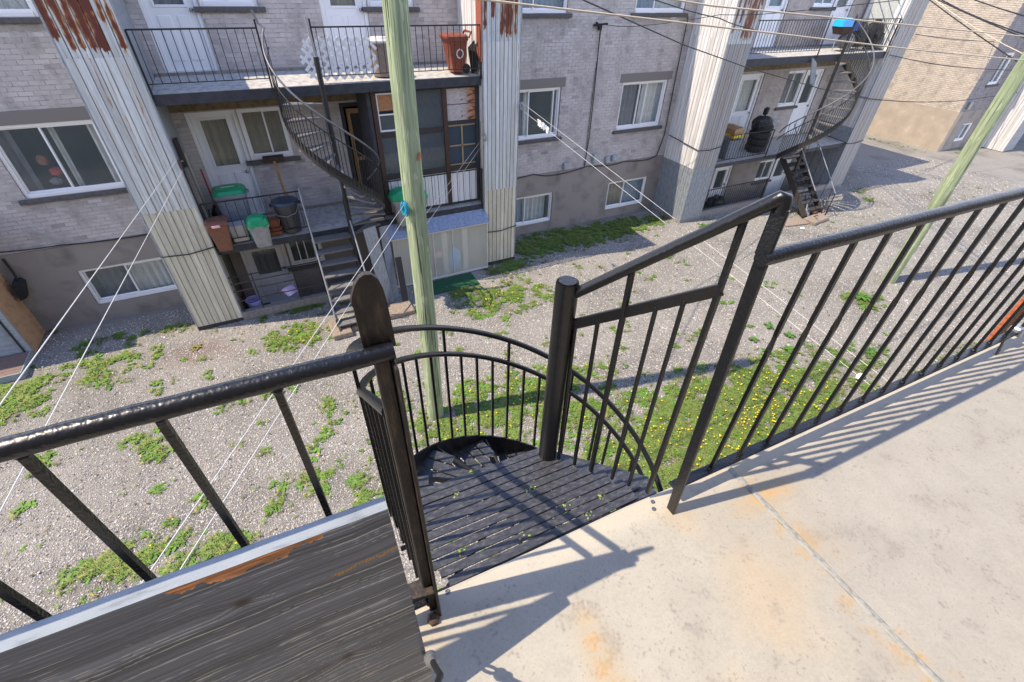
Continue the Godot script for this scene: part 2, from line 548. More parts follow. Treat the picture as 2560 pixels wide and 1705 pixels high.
	mk("rubber", lin(0.022, 0.022, 0.024), 0.75, 0.0, blotch, Vector3.ONE * 3.0)
	mk("bag_black", lin(0.016, 0.016, 0.018), 0.32, 0.0, null, Vector3.ONE * 3.0, hs, 3.0)
	mk("bag_grey", lin(0.30, 0.29, 0.28), 0.5, 0.0, blotch, Vector3.ONE * 6.0, hs, 3.0)
	mk("cardboard", lin(0.36, 0.22, 0.11), 0.85)
	mk("yellow_box", lin(0.75, 0.52, 0.03), 0.5)
	mk("red_strip", lin(0.42, 0.12, 0.07), 0.6, 0.0, streak, Vector3(8, 0.6, 8))
	mk("red_paint", lin(0.36, 0.03, 0.025), 0.5)
	mk("cable_black", lin(0.016, 0.016, 0.017), 0.6)
	mk("cable_tan", lin(0.60, 0.50, 0.36), 0.6)
	mk("cord_white", lin(0.62, 0.60, 0.56), 0.6)
	mk("steel_wire", lin(0.42, 0.42, 0.42), 0.4, 0.4)
	mk("turf_mat", lin(0.012, 0.085, 0.035), 0.95, 0.0, speck, Vector3.ONE * 6.0, hb, 0.5)
	mk("pad_stone", lin(0.36, 0.28, 0.21), 0.95, 0.0, blotch, Vector3.ONE * 2.0, hb, 0.6, true)
	mk("siding_tan", lin(0.46, 0.28, 0.155), 0.6, 0.0, soft, Vector3.ONE)
	mk("siding_grey", lin(0.26, 0.29, 0.32), 0.6, 0.0, soft, Vector3.ONE)
	mk("deck_red", lin(0.24, 0.155, 0.125), 0.8, 0.0, streak, Vector3(1, 5, 5))
	mk("meter_grey", lin(0.34, 0.39, 0.42), 0.45, 0.2)
	mk("snap_steel", lin(0.22, 0.22, 0.22), 0.3, 0.6, blotch, Vector3.ONE * 20.0)
	mk("tag_orange", lin(0.52, 0.10, 0.02), 0.6)
	# the utility poles
	var pw := 256
	var ph := 1024
	var na := fn(41, 0.02, 3)
	var nc := fn(42, 0.05, 3)
	var im := Image.create(pw, ph, false, Image.FORMAT_RGB8)
	var hm := Image.create(pw, ph, false, Image.FORMAT_RGB8)
	for x in pw:
		var wx := absf(x - pw / 2.0)      # mirrored, so that the seam closes
		for y in ph:
			var g1 := na.get_noise_2d(wx * 4.0, y * 0.18)
			var g2n := nc.get_noise_2d(wx * 5.0, y * 0.25)
			var crack := smoothstep(0.40, 0.52, nc.get_noise_2d(wx * 1.7 + 400.0, y * 0.05))
			var scar := smoothstep(0.36, 0.5, na.get_noise_2d(wx * 2.0 + 90.0, y * 0.7))
			var c := Color(0.66, 0.69, 0.565) * (1.0 + 0.20 * g1 + 0.16 * g2n)
			c = c.lerp(Color(0.47, 0.52, 0.42), clampf(0.6 * na.get_noise_2d(wx * 1.2 + 30.0, y * 0.1) + 0.15, 0.0, 1.0))
			c = c.lerp(Color(0.25, 0.25, 0.19), crack * 0.9).lerp(Color(0.84, 0.84, 0.72), scar * 0.5)
			im.set_pixel(x, y, c)
			var hh := clampf(0.55 + 0.25 * g2n + 0.15 * g1 - crack * 0.5 + scar * 0.2, 0.0, 1.0)
			hm.set_pixel(x, y, Color(hh, hh, hh))
	var pm := mk("pole_wood", Color(0.96, 0.98, 0.94), 0.85)
	pm.albedo_texture = ImageTexture.create_from_image(im)
	pm.heightmap_enabled = true
	pm.heightmap_texture = ImageTexture.create_from_image(hm)
	pm.heightmap_scale = 1.2
	pm.uv1_scale = Vector3(1, 0.16, 1)
	# the leaning painted board
	var bi := wood_image(51, Color(0.335, 0.350, 0.375), Color(0.72, 0.71, 0.68), 1024, 512, 0.36)
	var cn := fn(52, 0.02, 4)
	for x in range(660, 905):
		for y in 40:
			var e := 16.0 + 12.0 * cn.get_noise_2d(x * 1.0, 5.0) - absf(x - 785.0) * 0.10
			if y < e:
				bi.set_pixel(x, y, Color(0.80, 0.52, 0.30) * (0.85 + 0.5 * cn.get_noise_2d(x * 0.4, y * 8.0)))
	for x in range(895, 1024):            # a split that shows bare yellow wood
		var yc := 82 + int(7.0 * cn.get_noise_2d(x * 0.5, 90.0)) - int((x - 895) * 0.06)
		for y in range(yc, yc + 3 + int(2.5 * absf(cn.get_noise_2d(x * 2.0, 3.0)) * 2.0)):
			bi.set_pixel(x, y, Color(0.62, 0.46, 0.20) if (x + y) % 7 else Color(0.30, 0.2, 0.09))
	var bm := mk("board_paint", Color.WHITE, 0.36)
	bm.albedo_texture = ImageTexture.create_from_image(bi)
	var bh: Image = bi.duplicate()
	for x in 1024:
		for y in 512:
			var v := 1.0 - clampf((bi.get_pixel(x, y).get_luminance() - 0.16) * 1.6, 0.0, 1.0)
			bh.set_pixel(x, y, Color(v, v, v))
	bm.heightmap_enabled = true
	bm.heightmap_texture = ImageTexture.create_from_image(bh)
	bm.heightmap_scale = 0.12
	mk("board_edge", lin(0.30, 0.33, 0.35), 0.5, 0.0, ntex("edge", 53, 0.02, 4, [[0.0, 0.7], [0.3, 0.93], [1.0, 1.0]]), Vector3(1.5, 6, 6), hb, 0.05)
	# the near concrete floor, 5.4 m x 2.7 m on one picture
	var dw := 1560
	var dh := 480
	var d1 := fn(61, 0.003, 4)
	var d2 := fn(62, 0.028, 4)
	var d3 := fn(63, 0.009, 4)
	var d4 := fn(65, 0.16, 3)
	var di := Image.create(dw, dh, false, Image.FORMAT_RGB8)
	for x in dw:
		for y in dh:
			var u := x * 0.0025 - 0.3
			var v := y * 0.0025 - 0.7
			var t1 := d1.get_noise_2d(x, y)
			var t2 := d2.get_noise_2d(x, y)
			var t3 := d3.get_noise_2d(x, y)
			var t4 := d4.get_noise_2d(x, y)
			var c := Color(0.700, 0.672, 0.612).lerp(Color(0.660, 0.637, 0.590), smoothstep(1.0, 1.45, u))
			c = c * (1.0 + 0.05 * t1 + 0.045 * t2 + 0.055 * t4)
			c = c.lerp(Color(0.50, 0.475, 0.45), smoothstep(0.05, 0.6, t3 * 0.6 + 0.5 * t2 + 0.45 * t4) * 0.40)
			c = c.lerp(Color(0.42, 0.39, 0.36), smoothstep(0.40, 0.62, t4 + 0.3 * t2) * 0.28)
			c = c.lerp(Color(0.80, 0.66, 0.48), smoothstep(0.05, 0.5, d1.get_noise_2d(x + 3000.0, y)) * 0.28 * (1.0 - smoothstep(1.0, 1.6, u)))
			var dj := absf(u - 1.27)
			var st := exp(-dj * dj / 0.003) * smoothstep(-0.05, 0.4, t3 + 0.6 * t2) * (1.0 - smoothstep(0.2, 0.6, v))
			var blob_ := exp(-(pow((u - 1.30) / 0.13, 2) + pow((v + 0.47) / 0.045, 2)))
			var run := exp(-pow((u - 0.50 + 0.12 * t1) / 0.045, 2)) * smoothstep(-0.46, -0.34, v) * (1.0 - smoothstep(-0.14, 0.05, v)) * 0.75
			var orange := clampf(maxf(st * 0.7, maxf(blob_, run)) * (0.65 + 0.7 * t2 + 0.5 * t4), 0.0, 1.0)
			c = c.lerp(Color(0.80, 0.60, 0.34), orange * 0.7)
			c = c.lerp(Color(0.82, 0.78, 0.70), (1.0 - smoothstep(-0.60, -0.53, v + 0.02 * t2)) * 0.45)
			di.set_pixel(x, y, c)
	var dm := mk("deck_concrete", Color.WHITE, 0.85)
	dm.albedo_texture = ImageTexture.create_from_image(di)
	over(dm, ntex("deck_speck", 64, 0.30, 3, [[0.0, 0.60], [0.34, 0.88], [0.6, 1.0], [1.0, 1.0]], 512), Vector3.ONE * 4.0)
	mk("joint_strip", lin(0.36, 0.35, 0.31), 0.8, 0.0, blotch, Vector3.ONE * 5.0, hb, 0.15)
	# the yard
	over(mk("gravel_ground", Color.WHITE, 0.95, 0.0, ntex("gravel", 71, 0.09, 3, [[0.0, 0.45], [0.4, 0.78], [0.6, 1.0], [1.0, 1.0]], 512, FastNoiseLite.TYPE_CELLULAR), Vector3.ONE * 1.6, hb, 0.5, true), soft, Vector3.ONE * 0.13)
	M.gravel_ground.vertex_color_use_as_albedo = true
	mk("stones", Color.WHITE, 0.9)
	M.stones.vertex_color_use_as_albedo = true
	mk("weed_green", lin(0.085, 0.19, 0.022), 0.7)
	mk("weed_dry", lin(0.22, 0.19, 0.06), 0.8)
	for q in ["grass_leaf", "weed_leaf", "petal"]:
		var gm := mk(q, Color.WHITE, 0.7)
		gm.vertex_color_use_as_albedo = true
		if q != "petal":
			gm.backlight_enabled = true
			gm.backlight = Color(0.5, 0.5, 0.5)


func _ready() -> void:
	rng.seed = 11
	var cam := Camera3D.new()
	cam.name = "camera"
	cam.fov = rad_to_deg(2.0 * atan(852.5 / 1146.0))
	cam.position = Vector3(0, 6.2, 0)
	cam.rotation_order = EULER_ORDER_YXZ
	cam.rotation_degrees = Vector3(-38.78, -28.17, 1.89)
	cam.near = 0.05
	cam.far = 300.0
	add_child(cam)
	cam.make_current()
	var env := Environment.new()
	env.background_mode = Environment.BG_SKY
	env.tonemap_mode = Environment.TONE_MAPPER_LINEAR
	env.tonemap_exposure = 1.36
	env.sdfgi_enabled = true
	env.ssao_enabled = true
	env.ssil_enabled = true
	var sm := ProceduralSkyMaterial.new()
	sm.sky_top_color = lin(0.062, 0.11, 0.25)
	sm.sky_horizon_color = lin(0.90, 0.92, 0.97)
	sm.sky_curve = 0.22
	sm.sky_energy_multiplier = 1.75
	sm.ground_bottom_color = lin(0.25, 0.24, 0.22)
	sm.ground_horizon_color = lin(0.5, 0.5, 0.5)
	var sky := Sky.new()
	sky.sky_material = sm
	env.sky = sky
	var we := WorldEnvironment.new()
	we.name = "world_environment"
	we.environment = env
	add_child(we)
	var sun := DirectionalLight3D.new()
	sun.name = "sun"
	sun.light_color = Color(1.0, 0.945, 0.86)
	sun.light_energy = 1.5
	sun.light_angular_distance = 0.5
	sun.shadow_enabled = true
	add_child(sun)
	sun.look_at_from_position(Vector3.ZERO, Vector3(0.625, -1.0, 0.142), Vector3.UP)
	unit_box = BoxMesh.new()
	unit_box.size = Vector3.ONE
	materials()
	yard()
	far_building()
	right_building()
	near_building()
	near_floor()
	near_things()
	near_stair()
	far_balconies()
	far_things()
	poles_and_wires()


# ---------------------------------------------------------------- the yard
func in_pit(x: float, z: float) -> bool:
	return z < -10.12 and z > -11.28 and ((x > -1.43 and x < 4.46) or (x > 12.2 and x < 18.85))


const LUSH := [[6.0, -3.0, 3.4, 1.25, 0.95, 0.9], [2.7, -5.1, 2.2, 0.9, 0.62, 0.8], [4.2, -8.45, 1.3, 0.75, 0.6, 0.8], [7.6, -10.45, 3.3, 0.62, 0.95, 0.0], [-0.45, -8.9, 0.75, 0.5, 0.62, 0.6], [-3.9, -9.35, 0.9, 0.6, 0.45, 0.25], [-5.25, -9.2, 0.55, 0.7, 0.75, 0.0], [-3.0, -6.8, 0.4, 0.5, 0.3, 0.3], [-3.0, -4.8, 0.8, 0.4, 0.55, 0.2], [-2.1, -4.45, 0.6, 0.25, 0.7, 0.25], [-0.7, -5.0, 0.7, 0.4, 0.35, 0.4], [0.1, -4.5, 0.6, 0.6, 0.35, 0.1], [9.8, -3.1, 1.1, 0.5, 0.42, 0.5], [12.4, -4.5, 0.55, 0.4, 0.75, 0.0], [11.8, -2.0, 1.6, 0.5, 0.42, 0.4], [4.95, -9.7, 0.7, 0.3, 0.8, 0.05], [3.55, -8.95, 0.45, 0.3, 0.75, 0.1], [-0.2, -9.95, 0.6, 0.14, 0.7, 0.0], [10.6, -10.4, 0.7, 0.4, 0.6, 0.0], [19.9, -9.3, 0.4, 0.3, 0.9, 0.0], [19.3, -8.6, 0.4, 0.25, 0.8, 0.0], [28.0, -13.0, 0.35, 2.6, 0.5, 0.0], [30.2, -10.6, 0.8, 0.2, 0.5, 0.0], [-2.6, -10.3, 0.9, 0.25, 0.35, 0.0], [0.5, -6.4, 1.0, 0.5, 0.2, 0.2], [4.0, -4.4, 1.5, 0.6, 0.5, 0.6], [17.0, -7.2, 2.0, 0.6, 0.25, 0.1], [24.0, -7.6, 3.0, 0.8, 0.18, 0.0]]


func lush(x: float, z: float) -> Vector2:     # how grassy, how many flowers
	var best := Vector2.ZERO
	for q in LUSH:
		var d := Vector2((x - q[0]) / q[2], (z - q[1]) / q[3]).length()
		var k: float = clampf(1.35 - d, 0.0, 1.0) * q[4]
		if k > best.x: best = Vector2(k, q[5])
	return best


func yard() -> void:
	var st := TS("ground")
	var b := B.new()
	var nz := fn(81, 0.35, 4)
	var nf := fn(82, 1.3, 3)
	var hgt := func(x: float, z: float) -> float:
		return 0.012 * nz.get_noise_2d(x * 2.0, z * 2.0)
	var tint := func(x: float, z: float) -> Color:
		var k: float = 1.0 + 0.16 * nz.get_noise_2d(x, z) + 0.10 * nf.get_noise_2d(x, z)
		var c := Vector3(0.375, 0.345, 0.300) * k
		c = c.lerp(Vector3(0.37, 0.345, 0.30), smoothstep(7.0, 12.0, x + 0.8 * nz.get_noise_2d(x, z)) * 0.6)
		var red := exp(-(pow((x + 2.25) / 0.55, 2) + pow((z + 9.2) / 0.4, 2)))
		c = c.lerp(Vector3(0.26, 0.13, 0.085), red * (0.55 + 0.4 * nf.get_noise_2d(x * 2.0, z * 2.0)))
		var l: Vector2 = lush(x, z)
		c = c.lerp(Vector3(0.19, 0.185, 0.10), clampf(l.x * (0.75 + 0.8 * nf.get_noise_2d(x, z)), 0.0, 0.8))
		return Color(c.x, c.y, c.z)
	var add_cell := func(x: float, z: float, s: float, sz: float) -> void:
		var q := [Vector2(x, z), Vector2(x, z + sz), Vector2(x + s, z + sz), Vector2(x + s, z)]
		var vs := []
		var cs := []
		for w in q:
			vs.append(Vector3(w.x, hgt.call(w.x, w.y), w.y))
			cs.append(tint.call(w.x, w.y))
		for t in [[0, 1, 2], [0, 2, 3]]:
			for i in [0, 2, 1]:
				b.p.append(vs[t[i]]); b.n.append(Vector3.UP); b.uv.append(q[t[i]]); b.c.append(cs[t[i]])
	for ix in 184:
		for iz in 49:
			var x := -9.0 + ix * 0.25
			var z := -11.28 + iz * 0.25
			if in_pit(x + 0.125, z + 0.125):
				continue
			add_cell.call(x, z, 0.25, 0.25)
	for ix in 61:                          # the gap between the two buildings and the land beyond
		for iz in 30:
			add_cell.call(21.0 + ix * 0.5, -26.28 + iz * 0.5, 0.5, 0.5)
	for ix in 30:
		for iz in 14:
			add_cell.call(37.0 + ix * 2.0, -26.28 + iz * 2.0, 2.0, 2.0)
			add_cell.call(-69.0 + ix * 2.0, -26.28 + iz * 2.0, 2.0, 2.0)
	var g := MeshInstance3D.new()
	g.name = "gravel_sheet"
	g.mesh = b.mesh(true)
	g.material_override = M.gravel_ground
	st.add_child(g)
	pits(st)
	# stones
	var sb := B.new()
	var ico := SphereMesh.new()
	ico.radius = 1.0
	ico.height = 1.5
	ico.radial_segments = 5
	ico.rings = 2
	var tfs := []
	var cols := PackedColorArray()
	var pal := [Vector3(0.37, 0.34, 0.30), Vector3(0.29, 0.275, 0.255), Vector3(0.43, 0.395, 0.345), Vector3(0.17, 0.16, 0.155), Vector3(0.36, 0.30, 0.25), Vector3(0.52, 0.49, 0.45)]
	while tfs.size() < 200000:
		var x := rng.randf_range(-6.0, 27.0)
		var z := -rng.randf_range(1.5, 11.1)
		if in_pit(x, z): continue
		var l := lush(x, z)
		if rng.randf() < l.x * 0.8: continue
		var dist := Vector2(x, z).length()
		if rng.randf() > 36.0 / maxf(dist * dist, 36.0): continue
		var s := rng.randf_range(0.006, 0.0135) * (1.0 if rng.randf() < 0.96 else 1.6) * (1.0 + 0.04 * maxf(dist - 8.0, 0.0))
		var bs := Basis.from_euler(Vector3(rng.randf_range(-0.5, 0.5), rng.randf() * TAU, rng.randf_range(-0.5, 0.5))).scaled_local(Vector3(s * rng.randf_range(0.8, 1.4), s * rng.randf_range(0.5, 0.9), s))
		tfs.append(Transform3D(bs, Vector3(x, hgt.call(x, z) + s * 0.15, z)))
		var pc: Vector3 = pal[rng.randi() % 6] * rng.randf_range(0.95, 1.25)
		cols.append(Color(pc.x, pc.y, pc.z))
	var gr := mm(self, "gravel", ico, "stones", tfs, cols)
	metas(gr, "grey crushed gravel spread over the whole yard", "gravel")
	# grass and weeds
	var blades := B.new()
	for i in 9:
		var a := rng.randf() * TAU
		var d := Vector3(cos(a), 0, sin(a))
		var s := Vector3(-d.z, 0, d.x) * rng.randf_range(0.004, 0.007)
		var p0 := d * rng.randf_range(0.0, 0.03)
		var h := rng.randf_range(0.04, 0.085)
		var p1 := p0 + d * h * 0.35 + Vector3.UP * h * 0.7
		var p2 := p0 + d * h * 0.9 + Vector3.UP * h * 0.95
		var m := (Vector3.UP + d * 0.35).normalized()
		blades.leaf(p0 - s, p0 + s, p1 + s, m)
		blades.leaf(p0 - s, p1 + s, p1 - s, m)
		blades.leaf(p1 - s, p1 + s, p2, m)
	var gm := blades.mesh()
	var wm := rosette(91, 9, 0.085)
	var gt := []
	var gc := PackedColorArray()
	var wt := []
	var wc := PackedColorArray()
	var ft := []
	var fc := PackedColorArray()
	var tries := 0
	while gt.size() < 46000 and tries < 900000:
		tries += 1
		var x := rng.randf_range(-6.0, 16.0) if rng.randf() < 0.93 else rng.randf_range(16.0, 31.0)
		var z := -rng.randf_range(1.2, 11.25)
		if x > 22.0 and rng.randf() < 0.3: z = -rng.randf_range(10.0, 16.0)
		if in_pit(x, z) or Vector2(x - 1.45, z + 5.51).length() < 0.17: continue
		if z < -9.2 and x > 2.65 and x < 4.0: continue
		if x < -5.18 and z < -9.72: continue
		var l := lush(x, z)
		var k: float = l.x * smoothstep(-0.22, 0.32, nf.get_noise_2d(x * 1.6, z * 1.6) + 0.35 * l.x) + 0.30 * smoothstep(0.22, 0.55, nf.get_noise_2d(x * 0.9 + 50.0, z * 0.9)) * smoothstep(16.0, 4.0, x) * (1.0 - smoothstep(-3.0, -2.0, z))
		if rng.randf() > k * k * 0.95: continue
		var y: float = hgt.call(x, z)
		var kind := rng.randf()
		var tone := rng.randf_range(0.75, 1.3)
		if kind < 0.80:
			gt.append(Transform3D(Basis(Vector3.UP, rng.randf() * TAU).scaled(Vector3.ONE * rng.randf_range(0.4, 0.95)), Vector3(x, y, z)))
			var c := Vector3(0.16, 0.25, 0.035).lerp(Vector3(0.34, 0.31, 0.12), pow(rng.randf(), 2.0)) * tone
			gc.append(Color(c.x, c.y, c.z))
		else:
			wt.append(Transform3D(Basis(Vector3.UP, rng.randf() * TAU).scaled(Vector3.ONE * rng.randf_range(0.55, 1.1)), Vector3(x, y, z)))
			var c := Vector3(0.12, 0.23, 0.03) * tone
			wc.append(Color(c.x, c.y, c.z))
		if ft.size() < 2600 and rng.randf() < l.y * 0.028 * (0.2 + 1.6 * clampf(0.5 + 1.5 * nf.get_noise_2d(x * 2.5 + 70.0, z * 2.5), 0.0, 1.0)):
			var s := rng.randf_range(0.011, 0.019)
			ft.append(Transform3D(Basis.from_euler(Vector3(rng.randf_range(-0.4, 0.4), rng.randf() * TAU, rng.randf_range(-0.4, 0.4))).scaled(Vector3(s, s * 0.6, s)), Vector3(x, y + rng.randf_range(0.05, 0.11), z)))
			fc.append(Color(0.80, 0.56, 0.012) * rng.randf_range(0.85, 1.1))
	metas(mm(self, "grass", gm, "grass_leaf", gt, gc), "patchy bright green grass growing through the gravel", "grass")
	metas(mm(self, "weeds", wm, "weed_leaf", wt, wc), "low leafy weeds among the grass in the gravel", "weeds")
	var fl := SphereMesh.new()
	fl.radius = 1.0
	fl.height = 2.0
	fl.radial_segments = 7
	fl.rings = 3
	metas(mm(self, "dandelion_flowers", fl, "petal", ft, fc), "yellow dandelion flowers dotted over the grass", "flowers")
	var lf := B.new()
	lf.leaf(Vector3(-1, 0.1, -0.5), Vector3(1, 0.0, -0.6), Vector3(0.9, 0.25, 0.5), Vector3.UP)
	lf.leaf(Vector3(-1, 0.1, -0.5), Vector3(0.9, 0.25, 0.5), Vector3(-0.8, 0.0, 0.6), Vector3.UP)
	var dt := []
	var dc := PackedColorArray()
	while dt.size() < 2600:
		var x := rng.randf_range(-6.0, 16.0)
		var z := -rng.randf_range(1.5, 11.1)
		if in_pit(x, z) or nf.get_noise_2d(x * 0.8 - 30.0, z * 0.8) < rng.randf_range(-0.3, 0.3): continue
		var s := rng.randf_range(0.008, 0.022)
		dt.append(Transform3D(Basis.from_euler(Vector3(rng.randf_range(-0.5, 0.5), rng.randf() * TAU, rng.randf_range(-0.5, 0.5))).scaled(Vector3.ONE * s), Vector3(x, 0.02, z)))
		var pc: Vector3 = [Vector3(0.16, 0.09, 0.045), Vector3(0.26, 0.18, 0.10), Vector3(0.09, 0.06, 0.04), Vector3(0.5, 0.47, 0.42)][rng.randi() % 4]
		dc.append(Color(pc.x, pc.y, pc.z))
	metas(mm(self, "litter_leaves", lf.mesh(), "stones", dt, dc), "dry leaves and bark scraps scattered over the gravel", "dead leaves")
	var wh := [[8.47, -4.11, 0.20, "small round leafy weed, lowest of the clumps left of the leaning pole"], [8.95, -4.0, 0.24, "round leafy weed in the middle of the clumps on open gravel"], [9.2, -4.75, 0.18, "leafy weed highest among the clumps on open gravel"], [8.55, -4.55, 0.17, "small leafy weed beside the wire shadow on open gravel"], [9.35, -4.3, 0.17, "small leafy weed right of the wire shadow on open gravel"], [10.5, -3.15, 0.22, "leafy weed below the bare gravel seen between the railing bars"], [12.5, -4.6, 0.34, "broad grassy weed in front of the leaning utility pole"], [12.9, -1.9, 0.25, "leafy weed near the outer end of the balcony railing"], [11.85, -9.45, 0.24, "bright weed at the foot of the white sheet metal column"], [12.05, -9.15, 0.16, "small weed in front of the white sheet metal column"], [-2.35, -9.35, 0.14, "dry tuft beside the reddish soil patch"]]
	for q in [[-8.2, 0.35, 1.5, "leafy green shrub against the near house wall, at the left"], [-6.2, 0.2, 1.1, "lower leafy green shrub against the near house wall"], [-10.3, 0.3, 1.8, "tall leafy green shrub at the corner of the near house wall"]]:
		var sh := T("shrub", q[3], "shrub", Vector3(q[0], 0, q[1]), "shrubs by the near house")
		var fb := nb()
		for i in 1100:
			var dv := Vector3(rng.randfn(), rng.randfn(), rng.randfn()).normalized()
			var p: Vector3 = Vector3(q[0], q[2] * 0.5, q[1]) + dv * Vector3(0.8, 0.5, 0.45) * q[2] * pow(rng.randf(), 0.4)
			var s := Vector3(rng.randfn(), rng.randfn() * 0.4, rng.randfn()).normalized() * 0.05
			var t := Vector3(rng.randfn(), rng.randfn() * 0.5, rng.randfn()).normalized() * 0.08
			fb.leaf(p, p + s + t * 0.5, p + t, (dv + Vector3.UP * 0.6).normalized())
		add(sh, "foliage", fb, "weed_green")
		fb = nb()
		for i in 5: fb.tube([Vector3(q[0] + 0.05 * i - 0.1, 0, q[1]), Vector3(q[0] + 0.25 * i - 0.5, q[2] * 0.7, q[1] + 0.1 * sin(i * 2.0))], 0.018, 5)
		add(sh, "stems", fb, "dark_wood")
	var wi := 0
	for q in wh:
		var o := T("weed_clump", q[3], "weed", Vector3(q[0], 0, q[1]), "weed clumps in the gravel")
		for j in 3:
			var t := Transform3D(Basis(Vector3.UP, rng.randf() * TAU).scaled(Vector3.ONE * q[2] * 7.0 * rng.randf_range(0.7, 1.0)), Vector3(rng.randf_range(-0.4, 0.4), 0, rng.randf_range(-0.4, 0.4)) * q[2])
			put(o, "rosette", rosette(100 + wi * 3 + j, 13, 0.085), "weed_green" if wi != 10 else "weed_dry", t)
		wi += 1


func rosette(sd: int, leaves: int, len: float) -> ArrayMesh:
	var r := RandomNumberGenerator.new()
	r.seed = sd
	var b := B.new()
	for i in leaves:
		var a := TAU * i / leaves * 1.618 * 2.0 + r.randf_range(-0.3, 0.3)
		var d := Vector3(cos(a), 0, sin(a))
		var s := Vector3(-d.z, 0, d.x)
		var l := len * r.randf_range(0.6, 1.2)
		var up := r.randf_range(0.35, 1.0)
		var q := [Vector3.ZERO, d * l * 0.45 + Vector3.UP * l * up * 0.6, d * l * 0.85 + Vector3.UP * l * up * 0.65, d * l * 1.1 + Vector3.UP * l * up * 0.4]
		var wd := [0.004, 0.016, 0.02, 0.002]
		for k in 3:
			var e0: Vector3 = s * wd[k] * (l / 0.085)
			var e1: Vector3 = s * wd[k + 1] * (l / 0.085)
			var m: Vector3 = (Vector3.UP + d * (0.25 - 0.3 * k)).normalized()
			b.leaf(q[k] + e0, q[k] - e0, q[k + 1] - e1, m)
			b.leaf(q[k] + e0, q[k + 1] - e1, q[k + 1] + e1, m)
	return b.mesh()


func pits(st: Node3D) -> void:
	for q in [[-1.43, 4.46, -0.55], [12.2, 18.85, -0.62]]:
		var b := B.new()
		b.bx(q[0] - 0.2, q[2] - 0.1, -11.5, q[1] + 0.2, q[2], -9.95)
		b.bx(q[0], q[2], -10.13, q[1], 0.20, -9.97, 0.012)
		b.bx(q[0] - 0.12, q[2], -11.27, q[0], 0.02, -9.98)
		b.bx(q[1], q[2], -11.27, q[1] + 0.12, 0.02, -9.98)
		add(st, "sunken_floor", b, "old_concrete")


# ---------------------------------------------------------------- walls, windows, doors
func wall_boxes(b: B, x0: float, x1: float, y0: float, y1: float, zf: float, zb: float, holes: Array) -> void:
	var xs := [x0, x1]
	for h in holes:
		if h[0] > x0 and h[0] < x1: xs.append(h[0])
		if h[1] > x0 and h[1] < x1: xs.append(h[1])
	xs.sort()
	for i in xs.size() - 1:
		if xs[i + 1] - xs[i] < 0.001: continue
		var mid: float = (xs[i] + xs[i + 1]) / 2
		var ys := []
		for h in holes:
			if h[0] < mid and h[1] > mid and h[3] > y0 and h[2] < y1: ys.append([h[2], h[3]])
		ys.sort_custom(func(a, c): return a[0] < c[0])
		var y := y0
		for s in ys:
			if s[0] > y: b.bx(xs[i], y, zb, xs[i + 1], s[0], zf)
			y = maxf(y, s[1])
		if y < y1: b.bx(xs[i], y, zb, xs[i + 1], y1, zf)


func brick_rows(x0: float, x1: float, y0: float, y1: float, holes: Array) -> Array:   # [x centre, y centre, length]
	var out := []
	var k := 0
	var y := y0
	while y + 0.062 <= y1 + 0.01:
		var x := x0 - (0.106 if k % 2 else 0.0)
		var cuts := []
		for h in holes:
			if h[3] > y + 0.012 and h[2] < y + 0.05: cuts.append(h)
		while x < x1:
			var a := maxf(x + 0.005, x0)
			var e := minf(x + 0.207, x1)
			var segs := [[a, e]]
			for h in cuts:
				var nx := []
				for s in segs:
					if h[1] <= s[0] or h[0] >= s[1]:
						nx.append(s)
						continue
					if h[0] > s[0]: nx.append([s[0], h[0]])
					if h[1] < s[1]: nx.append([h[1], s[1]])
				segs = nx
			for s in segs:
				if s[1] - s[0] > 0.03: out.append([(s[0] + s[1]) / 2, y + 0.031, s[1] - s[0]])
			x += 0.212
		y += 0.0745
		k += 1
	return out


